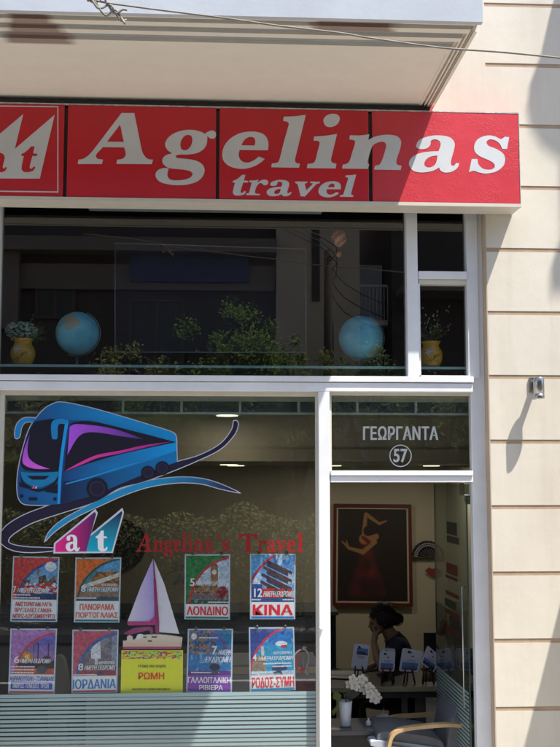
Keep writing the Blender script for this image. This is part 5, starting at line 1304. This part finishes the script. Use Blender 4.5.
# ================================================================== SEATED PERSON
def person():
    y = 2.32; s = (D + y) / F
    J = lambda px, py, dy=0: at(px, py, y + dy)
    me = bpy.data.meshes.new('body'); bm = bmesh.new(); lay = bm.verts.layers.skin.verify()
    V = {}
    def vtx(k, p, r, root=False):
        v = bm.verts.new(p); v[lay].radius = (r, r); v[lay].use_root = root; V[k] = v; return v
    vtx('pelvis', Vector((J(412, 690).x, y + .1, .55)), .15, True); vtx('waist', J(408, 676, .08), .125); vtx('chest', J(400, 655, .04), .165); vtx('neck0', J(394, 640, .0), .075); vtx('neck1', J(388.5, 632, -.02), .058); vtx('head0', J(384, 622, -.03), .05)
    for a, b in (('pelvis', 'waist'), ('waist', 'chest'), ('chest', 'neck0'), ('neck0', 'neck1'), ('neck1', 'head0')): bm.edges.new((V[a], V[b]))
    # near arm: shoulder, elbow on desk, wrist, hand under the chin
    el = at(379, 667, 1.98); 
    vtx('sh1', J(398, 645, -.16), .058); vtx('el1', Vector((el.x, 1.98, zd + .045)), .042); vtx('wr1', at(374, 642, 2.12), .027); vtx('palm1', at(375, 635, 2.16), .03)
    for a, b in (('chest', 'sh1'), ('sh1', 'el1'), ('el1', 'wr1'), ('wr1', 'palm1')): bm.edges.new((V[a], V[b]))
    for i, (fx, fy, dy) in enumerate(((372.5, 626, -.02), (374, 624.5, -.007), (375.6, 624.6, .007), (377, 626, .02))):
        k = 'f%d' % i; vtx(k + 'a', at(374 + i * .5, 630.5, 2.16 + dy), .0095); vtx(k + 'b', at(fx, fy, 2.17 + dy), .0085); bm.edges.new((V['palm1'], V[k + 'a'])); bm.edges.new((V[k + 'a'], V[k + 'b']))
    vtx('th1', at(378.4, 632, 2.15), .011); vtx('th2', at(379.6, 628.5, 2.16), .009); bm.edges.new((V['palm1'], V['th1'])); bm.edges.new((V['th1'], V['th2']))
    # far arm rests on the desk
    vtx('sh2', J(396, 647, .20), .055); vtx('el2', Vector((J(388, 668).x, 2.36, zd + .08)), .042); vtx('wr2', Vector((J(370, 668).x, 2.12, zd + .035)), .027); vtx('palm2', Vector((J(364, 668).x, 2.06, zd + .025)), .028)
    for a, b in (('chest', 'sh2'), ('sh2', 'el2'), ('el2', 'wr2'), ('wr2', 'palm2')): bm.edges.new((V[a], V[b]))
    for i in range(4):
        p = V['palm2'].co; k = 'g%d' % i; vtx(k + 'a', p + Vector((-.045, -.045 + .016 * i, -.002)), .009); vtx(k + 'b', p + Vector((-.085 - .006 * (i % 2), -.055 + .016 * i, -.012)), .008); bm.edges.new((V['palm2'], V[k + 'a'])); bm.edges.new((V[k + 'a'], V[k + 'b']))
    # legs under the desk
    for sgn_, k in ((-1, 'l'), (1, 'm')):
        hx = V['pelvis'].co; vtx(k + 'h', hx + Vector((-.08, sgn_ * .1, -.02)), .095); vtx(k + 'k', hx + Vector((-.45, sgn_ * .11, -.02)), .065); vtx(k + 'a', hx + Vector((-.42, sgn_ * .11, -.46)), .042); vtx(k + 't', hx + Vector((-.56, sgn_ * .12, -.50)), .035)
        for a, b in (('pelvis', k + 'h'), (k + 'h', k + 'k'), (k + 'k', k + 'a'), (k + 'a', k + 't')): bm.edges.new((V[a], V[b]))
    # head: facing left, bowed
    hc = J(382, 619.5, -.03)
    bm.to_mesh(me); bm.free()
    o = bpy.data.objects.new('tmp', me); COL.objects.link(o)
    o.modifiers.new('s', 'SKIN'); sub = o.modifiers.new('u', 'SUBSURF'); sub.levels = 2
    dg = bpy.context.evaluated_depsgraph_get(); dg.update(); ev = bpy.data.meshes.new_from_object(o.evaluated_get(dg)); bpy.data.objects.remove(o)
    # head mesh added and fused by a voxel remesh
    hb = MB(); hb.ball(hc + Vector((.01, 0, .015)), .098, 24, 16, sc=(1.0, .80, 1.05)); hb.ball(hc + Vector((-.04, 0, -.05)), .066, 20, 14, sc=(.95, .85, 1.1))
    tilt = Matrix.Rotation(R(-18), 3, 'Y')
    def hp(x, yy, z): return hc + tilt @ Vector((x, yy, z))
    hb.tube([hp(-.098, 0, .005), hp(-.122, 0, -.028)], [.007, .014], 8)      # nose
    hb.ball(hp(-.103, 0, -.058), .017, 10, 8, sc=(.7, 1.3, .5)); hb.ball(hp(-.102, 0, -.068), .016, 10, 8, sc=(.7, 1.2, .55)); hb.ball(hp(-.085, 0, -.092), .026, 10, 8)
    hb.ball(hp(-.092, 0, .012), .03, 12, 8, sc=(.6, 1.9, .4))
    for sy in (-1, 1): hb.ball(hp(.005, sy * .082, -.015), .026, 10, 8, sc=(.7, .35, 1.2)); hb.ball(hp(-.094, sy * .03, -.006), .012, 8, 6)
    n0 = len(ev.vertices); bm = bmesh.new(); bm.from_mesh(ev)
    vv = [bm.verts.new(p) for p in hb.v]
    for f in hb.f:
        try: bm.faces.new([vv[i] for i in f])
        except ValueError: pass
    me2 = bpy.data.meshes.new('body'); bm.to_mesh(me2); bm.free()
    o = bpy.data.objects.new('tmp', me2); COL.objects.link(o); rm = o.modifiers.new('r', 'REMESH'); rm.mode = 'VOXEL'; rm.voxel_size = .007
    sm_ = o.modifiers.new('sm', 'SMOOTH'); sm_.iterations = 2; sm_.factor = .4
    dg.update(); dg = bpy.context.evaluated_depsgraph_get(); ev = bpy.data.meshes.new_from_object(o.evaluated_get(dg)); bpy.data.objects.remove(o)
    for p in ev.polygons: p.use_smooth = True
    root = thing('person', Vector((J(412, 690).x, y + .1, 0)), 'dark haired person in a navy top at the desk, head resting on one hand', 'person')
    ev.name = 'body'; ev.materials.clear(); ev.materials.append(M['skin'])
    # clothes: shell of the torso and upper arms / trousers from the same surface
    def shell(name, test, m, th):
        bm = bmesh.new(); bm.from_mesh(ev); bm.normal_update()
        bmesh.ops.delete(bm, geom=[f for f in bm.faces if not test(f.calc_center_median())], context='FACES')
        for v in bm.verts: v.co += v.normal * th
        me_ = bpy.data.meshes.new(name); bm.to_mesh(me_); bm.free(); me_.transform(Matrix.Translation(-root.location)); me_.materials.clear(); me_.materials.append(m)
        ob = bpy.data.objects.new(name, me_); COL.objects.link(ob); ob.parent = root; so_ = ob.modifiers.new('s', 'SOLIDIFY'); so_.thickness = th * .8; so_.offset = -1
    neck = J(391, 637, -.01); e1 = V_el = Vector((el.x, 1.98, zd + .045)); shz = J(398, 645, -.16)
    def top_t(c):
        if c.z < .62: return False
        if (c - neck).dot(Vector((-.55, 0, .83))) > 0 and c.z > neck.z - .12: return False
        if c.x < e1.x + .10 and c.z < neck.z and c.z > zd: 
            return False
        return True
    shell('shirt', top_t, M['navy'], .012)
    shell('trousers', lambda c: c.z <= .63 and c.z > .12, M['black'], .01)
    shell('shoes', lambda c: c.z <= .13, M['black'], .008)
    ev.transform(Matrix.Translation(-root.location)); ob = bpy.data.objects.new('body', ev); COL.objects.link(ob); ob.parent = root
    # hair: cap plus a loose bun at the back
    g = MB(); rr = random.Random(2)
    def cap():
        vs = []; fs = []; n, m_ = 28, 14
        for i in range(m_ + 1):
            th = math.pi * i / m_
            for k in range(n):
                a = 2 * math.pi * k / n; d = Vector((math.sin(th) * math.cos(a), math.sin(th) * math.sin(a), math.cos(th)))
                r_ = .112 * (1 + .05 * noise.noise(d * 4))
                p = hp(.018, 0, .022) + tilt @ Vector((d.x * r_ * 1.03, d.y * r_ * .9, d.z * r_ * 1.02))
                vs.append(p)
        for i in range(m_):
            for k in range(n):
                f = (i * n + k, (i + 1) * n + k, (i + 1) * n + (k + 1) % n, i * n + (k + 1) % n)
                c = tilt.inverted() @ ((vs[f[0]] + vs[f[2]]) / 2 - hc)
                if c.x < -.055 and c.z < .045: continue
                if c.x < -.02 and c.z < -.03: continue
                if c.z < -.075: continue
                fs.append(f)
        g.add(vs, fs, None, True)
    cap()
    for k in range(60):
        a = rr.uniform(-1.3, 1.3); p0 = hp(-.06 + .05 * rr.random(), .1 * math.sin(a), .09 * math.cos(a) + .03); p1 = hp(.04, .112 * math.sin(a), .10 * math.cos(a) + .03); p2 = hp(.13, .05 * math.sin(a) , .01 + rr.uniform(-.02, .02))
        g.tube(spl([p0, p1, p2], 4), [.0032] * 9, 5)
    for k in range(90):
        a = rr.uniform(-1.5, 1.5); t0 = rr.uniform(-1.6, 1.2); b0 = hp(.018 + .113 * math.sin(t0), .1 * math.sin(a) * math.cos(t0), .022 + .112 * math.cos(t0) * math.cos(a * .4))
        d_ = Vector((rr.gauss(.03, .02), rr.gauss(0, .012), rr.gauss(-.004, .014))); g.tube([b0, b0 + d_ * .6 + Vector((0, 0, .006)), b0 + d_ * 1.3], [.0022, .0018, .0008], 4)
    g.build('hair', M['hair'], root)
    g = MB(); bc = J(397, 619, -.03)
    g.ball(bc, .047, 18, 12, sc=(.9, .9, 1.05))
    for k in range(26):
        a = rr.uniform(0, 6.28); b_ = rr.uniform(0, 3.1); ax = Vector((rr.gauss(0, 1), rr.gauss(0, 1), rr.gauss(0, 1))).normalized(); e = ax.orthogonal().normalized(); f_ = ax.cross(e)
        g.tube([bc + (e * math.cos(t_ * .35) + f_ * math.sin(t_ * .35)) * .054 for t_ in range(9)], .004, 5)
    g.build('hair_bun', M['hair'], root)
person()

# ================================================================== GLASS DOOR (opened inward)
xh = at(471, 600, .09).x; dl = 1.0
zdt = Z(484.5, .13, 460)
dr = thing('glass_door', (xh, .15, 0), 'frameless glass door standing open inwards with frosted stripes and stickers', 'door')
g = MB(); g.box(xh - .005, xh + .005, .16, .16 + dl, .03, zdt); g.build('glass_panel', M['glass_door'], dr)
g = MB(); g.box(xh - .0052, xh + .0052, .158, .1598, .03, zdt); g.box(xh - .0052, xh + .0052, .1602 + dl, .162 + dl, .03, zdt); g.build('glass_edge', mat('dark_green_edge', (.03, .06, .05, 1), .2), dr)
g = MB(); g.box(xh - .022, xh + .022, .135, .27, zdt - .07, zdt + .01); g.build('top_hinge', M['chrome'], dr, bevel=.006)
g = MB(); g.box(xh - .02, xh + .02, .14, .25, .005, .09); g.build('floor_hinge', M['chrome'], dr, bevel=.006)
g = MB()
zf0 = at(471, 693, .16).z
for k in range(60):
    zz = zf0 - k * .0252
    if zz < .15: break
    g.box(xh - .0068, xh - .0056, .17, .155 + dl, zz - .0165, zz)
g.build('frosted_stripes', M['film'], dr)
g = MB(); hx_ = xh - .045
hz1 = at(471, 587, .2).z; g.tube([(xh - .006, .2, hz1 - .75), (xh - .03, .2, hz1 - .75), (xh - .03, .2, hz1), (xh - .006, .2, hz1)], .0045, 8); g.build('handle', M['metal'], dr)
def stick(y0, y1, z0_, z1_, col, lab):
    col = tuple(v * .42 for v in col); g = MB(); g.box(xh - .0075, xh - .0058, y0, y1, z0_, z1_, rgb(*col)); g.build('sticker', M['print'], dr)
def sz(px, py):  # height on the door plane
    y = xh * F / (px - 220) - D; return y, at(px, py, y).z
for a, b, c, d, col in ((447,566,458,577,(190,60,50)), (446,579,458,582,(150,50,45)), (446,596,459,600,(170,60,50)), (445,603,456,611,(70,110,70)), (445,616,460,621,(190,70,55)), (446,632,458,637,(190,60,50)), (448,523,458,536,(40,90,60)), (448,538,460,545,(90,90,80))):
    y0, z1_ = sz(c, b); y1, _ = sz(a, b); z0_ = at(c, d, y0).z; stick(y0, y1, z0_, z1_, col, '')

# ================================================================== WALL LAMP
lp = thing('wall_lamp', at(539, 399, -.105), 'small brushed steel cylinder wall lamp on the cream wall', 'wall lamp')
c = at(539, 388, -.105); sL = (D - .105) / F; zb_ = at(539, 398.6, -.105).z; zt_l = at(539, 377.6, -.105).z
g = MB(); g.lathe((c.x, c.y, zb_), [(5.3 * sL, 0), (5.5 * sL, .002), (5.5 * sL, .026), (5.2 * sL, .027), (5.2 * sL, .031), (5.5 * sL, .032), (5.5 * sL, zt_l - zb_ - .002), (5.3 * sL, zt_l - zb_), (4.6 * sL, zt_l - zb_ - .001)], 32); g.build('cylinder', M['metal'], lp)
g = MB(); g.box(c.x - .012, c.x + .012, c.y + 5 * sL, -.013, (zb_ + zt_l) / 2 + .0, (zb_ + zt_l) / 2 + .045); g.build('bracket', M['metal'], lp)
g = MB(); g.box(c.x - .03, c.x + .03, -.0128, -.0005, (zb_ + zt_l) / 2 - .02, (zb_ + zt_l) / 2 + .075); g.build('mounting_plate', M['metal'], lp)

# ================================================================== ADDED SHAPES OUT OF FRAME ON THE SAME WALL (unseen, made to cast the shadows on the right)
def shadow_pt(px, py, p):          # the point p metres out whose shadow falls at this spot of the wall
    w = at(px, py, 0); return Vector((w.x + SA * p, -p, w.z + SB * p))
aw = thing('upper_shadow_awning', shadow_pt(560, 40, .1), 'added unseen awning shape, outlined to cast the upper right shadow', 'awning')  # unseen, added to cast the upper right wall shadow
P0 = []
sh1 = [(560,-30),(557,-12),(549,18),(540,58),(530,90),(526,108),(530,130),(541,148),(556,159),(575,166),(600,150),(620,166),(645,150),(665,164),(700,160),(700,-30)]
vs = []
for a, b in sh1:
    t_ = max(0, min(1, (b + 30) / 145)); p = .15 + .95 * t_; vs.append(shadow_pt(a, b, p))
g = MB(); n = len(vs); g.add(vs + [v + Vector((0, .004, .002)) for v in vs], [tuple(range(n)), tuple(reversed(range(n, 2 * n)))] + [(i, n + i, n + (i + 1) % n, (i + 1) % n) for i in range(n)]); g.build('canvas', M['awning'], aw)
g = MB(); g.tube([vs[4], Vector((vs[4].x, 0, vs[4].z - .1))], .015, 6); g.tube([vs[14], Vector((vs[14].x, 0, vs[14].z - .1))], .015, 6); g.build('arm', M['metal'], aw)
q = shadow_pt(549.5, 295.5, 1.3)
au = thing('shadow_slab', Vector((q.x + 1.2, -.6, q.z)), 'added unseen balcony slab, placed for the shadow tip above the wall lamp', 'balcony')  # unseen slab, added and sized for its shadow tip
g = MB(); g.box(q.x, q.x + 2.4, -1.3, -.001, q.z, q.z + .16); g.build('slab', M['wall'], au, bevel=.008)
g = MB()
for k in range(20): xx = q.x + .05 + k * .12; g.box(xx, xx + .015, -1.27, -1.255, q.z + .161, q.z + 1.0)
g.box(q.x + .02, q.x + 2.38, -1.28, -1.245, q.z + 1.0, q.z + 1.04); g.build('railing', M['black'], au)
la = thing('lower_shadow_awning', (3.6, -.7, 3.0), 'added unseen awning shape that casts the lower right shadow', 'awning')  # unseen, added so its sloped edge shades the lower right wall
A0 = Vector((X(560, 0, 610) + .5, 0, Z(610, 0, 560) + 1.75)); pm = 1.25
g = MB(); k_ = 1.03
v0 = [A0, A0 + Vector((4.5, 0, 0)), A0 + Vector((4.5, -pm, -pm * k_)), A0 + Vector((0, -pm, -pm * k_))]
v0[0].y = v0[1].y = -.002
g.add(v0 + [v + Vector((0, .003, -.006)) for v in v0], [(0,3,2,1),(4,5,6,7),(0,1,5,4),(1,2,6,5),(2,3,7,6),(3,0,4,7)])
g.add([v0[3], v0[2], v0[2] + Vector((0, -.002, -.25)), v0[3] + Vector((0, -.002, -.25))], [(0,1,2,3)]); g.build('canvas', M['awning'], la)
g = MB(); g.tube([A0 + Vector((.03, -.02, -.6)), v0[3] + Vector((.03, .02, -.01))], .015, 6); g.tube([A0 + Vector((4.45, -.02, -.6)), v0[2] + Vector((-.03, .02, -.01))], .015, 6); g.build('arm', M['metal'], la)

# ================================================================== THE OTHER SIDE OF THE STREET (seen mirrored in the glass)
OY = -14.0; mp_ = 20.5 / F
ox = lambda px: (px - 220) * mp_
oz = lambda py: H + (480 - py) * mp_
def win(parent, x0, x1, z0_, z1_, m='winglass', fm_='white'):
    g = MB(); g.box(x0, x1, OY + .001, OY + .03, z0_, z1_); w = g.build('window', M[m], parent)
    g = MB(); t_ = .06
    g.box(x0 - t_, x0, OY + .001, OY + .07, z0_ - t_, z1_ + t_); g.box(x1, x1 + t_, OY + .001, OY + .07, z0_ - t_, z1_ + t_); g.box(x0, x1, OY + .001, OY + .07, z1_, z1_ + t_); g.box(x0, x1, OY + .001, OY + .07, z0_ - t_, z0_)
    g.box((x0 + x1) / 2 - .03, (x0 + x1) / 2 + .03, OY + .031, OY + .06, z0_, z1_); g.build('frame', M[fm_], w)
M['dframe'] = mat('brown_frame', (.10, .07, .05, 1), .6)
b1 = thing('brown_house', (-5, OY - 3, 0), 'dark brown rendered house across the street with a shop sign', 'building')
g = MB(); g.box(-16, ox(275), OY - 7, OY, 0, 9.3); g.build('wall', M['b_dark'], b1)
g = MB(); g.box(-16, ox(276), OY, OY + .5, oz(252), oz(238)); g.box(-16, ox(275), OY, OY + .12, oz(288), oz(262)); g.build('ledge', M['b_mid'], b1)
g = MB(); g.box(ox(-30), ox(18), OY, OY + .3, oz(330), oz(250)); g.build('pilaster', M['b_mid'], b1)
for x0, x1, a, b in ((36, 70, 315, 280), (-90, -56, 315, 280), (36, 70, 440, 380), (130, 180, 440, 300), (-90, -50, 440, 380)): win(b1, ox(x0), ox(x1), oz(a), oz(b), fm_='dframe')
g = MB(); g.box(ox(128), ox(248), OY + .02, OY + .2, oz(280), oz(252)); g.build('shop_sign_board', mat('blue_board', (.04, .05, .14, 1), .5), b1)
b2 = thing('beige_house', (2, OY - 3, 0), 'beige plastered house across the street with a long blank side', 'building')
g = MB(); g.box(ox(276), ox(361), OY - 6, OY + .3, 0, 9.3); g.build('wall', M['b_beige'], b2)
g = MB(); g.box(ox(312), ox(320), OY + .3, OY + .34, oz(300), oz(205)); g.build('downpipe', M['b_dark'], b2)
b3 = thing('pale_blue_house', (3.3, OY - 6, 0), 'narrow pale blue house with railed balconies across the street', 'building')
g = MB(); g.box(ox(361.5), ox(396), OY - 7, OY - 1.2, 0, oz(246)); g.build('wall', M['b_blue'], b3)
g = MB()
for k in range(3):
    zz = 2.6 + 1.45 * k; g.box(ox(364), ox(396), OY - 1.2, OY - .5, zz, zz + .1)
    for j in range(9): xx = ox(365) + j * .075; g.box(xx, xx + .015, OY - .52, OY - .50, zz + .1, zz + .8)
    g.box(ox(364), ox(396), OY - .53, OY - .49, zz + .8, zz + .84)
g.build('balcony', M['b_blue'], b3)
b4 = thing('dark_apartment_block', (9, OY - 4, 0), 'tall dark apartment block at the right across the street', 'building')
g = MB(); g.box(ox(398), 20, OY - 7, OY - .2, 0, 10); g.build('wall', M['b_dark'], b4)
g = MB()
for k in range(3): g.box(ox(402), 20, OY - .2, OY + .8, 3 + k * 3, 3.15 + k * 3)
g.build('balcony', M['b_mid'], b4)
up = thing('utility_pole', (ox(322), OY + 1.6, 0), 'dark utility pole with sagging wires across the street', 'pole')
g = MB(); g.tube([(ox(322), OY + 1.6, 0), (ox(322), OY + 1.6, oz(262))], [.12, .08], 10); g.build('post', M['bark'], up)
g = MB()
for dz in (0, .25, .5): g.tube(spl([Vector((ox(322), OY + 1.6, oz(275) - dz)), Vector((ox(275), OY + 1.8, oz(235) - dz * .3)), Vector((-9, OY + 2, 10))], 5), .008, 5); g.tube(spl([Vector((ox(322), OY + 1.6, oz(275) - dz)), Vector((ox(380), OY + 1.8, oz(318) - dz)), Vector((9, OY + 2, 3.6))], 5), .008, 5)
g.build('wires', M['black'], up)
def tree(x, y, zb2, zt2, rx, lab, leafm, n=9000, trunk=.09, name='street_tree'):
    rr = random.Random(x * 7 + y); t = thing(name, (x, y, 0), lab, 'tree' if name == 'street_tree' else 'shrub', 'greenery across the street')
    g = MB(); h = zb2 + (zt2 - zb2) * .45
    g.tube([(x, y, 0), (x + rr.uniform(-.1, .1), y, h * .5), (x + rr.uniform(-.15, .15), y, h)], [trunk, trunk * .8, trunk * .5], 8)
    for k in range(6):
        a = rr.uniform(0, 6.28); g.tube([(x, y, h * .7), (x + math.cos(a) * rx * .4, y + math.sin(a) * rx * .4, h + (zt2 - h) * .4), (x + math.cos(a) * rx * .7, y + math.sin(a) * rx * .7, h + (zt2 - h) * .7)], [trunk * .5, trunk * .3, trunk * .12], 6)
    g.build('trunk', M['bark'], t)
    g = MB(); cl = []
    for k in range(70):
        d = Vector((rr.gauss(0, .55), rr.gauss(0, .5), rr.gauss(0, .52)));
        if d.length > 1: d.normalize()
        cl.append((Vector((x + d.x * rx, y + d.y * rx * .8, (zb2 + zt2) / 2 + d.z * (zt2 - zb2) / 2)), rr.uniform(.2, .5) * rx * .6))
    for k in range(n):
        c, r = rr.choice(cl); d = Vector((rr.gauss(0, 1), rr.gauss(0, 1), rr.gauss(0, 1))).normalized() * r * rr.uniform(.3, 1.35); p = c + d
        a = Vector((rr.gauss(0, 1), rr.gauss(0, 1), rr.gauss(0, 1))).normalized() * rr.uniform(.02, .045); e = a.orthogonal().normalized() * a.length * .5
        g.add([p - a, p - e, p + a, p + e], [(0,1,2,3)])
    g.build('crown', leafm, t)
TY = -11.6; mt = (6.5 + 11.6) / F
tx = lambda px: (px - 220) * mt
tz = lambda py: H + (480 - py) * mt
for a, bt, tp, r, lab, lm in ((130, 540, 352, .95, 'low dark bushy street tree left of the tallest one', 'leaf2'), (195, 545, 325, 1.2, 'broad street tree in front of the brown house', 'leaf'), (245, 550, 300, 1.0, 'tallest street tree reflected in the middle of the glass', 'leaf'),
                         (300, 548, 335, .8, 'small street tree beside the utility pole', 'leaf2'), (372, 545, 352, .9, 'street tree in front of the pale blue house', 'leaf'), (440, 545, 366, .95, 'street tree before the dark apartment block', 'leaf2'), (40, 550, 390, 1.0, 'low olive street tree at the left end of the row', 'leaf2')):
    tree(tx(a), TY + random.uniform(-.3, .3), tz(bt), tz(tp), r, lab, M[lm])
hg = MB(); rr = random.Random(9)
for k in range(15000):
    x = rr.uniform(tx(-60), tx(520)); h = 1.3 + 1.0 * (.5 + .5 * noise.noise(Vector((x * 1.3, 0, 3)))); p = Vector((x, -9.98 + rr.uniform(-.2, .2), .1 + (h - .1) * rr.random() ** .7))
    a = Vector((rr.gauss(0, 1), rr.gauss(0, 1), rr.gauss(0, 1))).normalized() * rr.uniform(.022, .045); e = a.orthogonal().normalized() * a.length * .5
    hg.add([p - a, p - e, p + a, p + e], [(0,1,2,3)])
tag(hg.build('hedge', M['leaf3']), 'long low olive hedge along the far pavement', 'hedge')
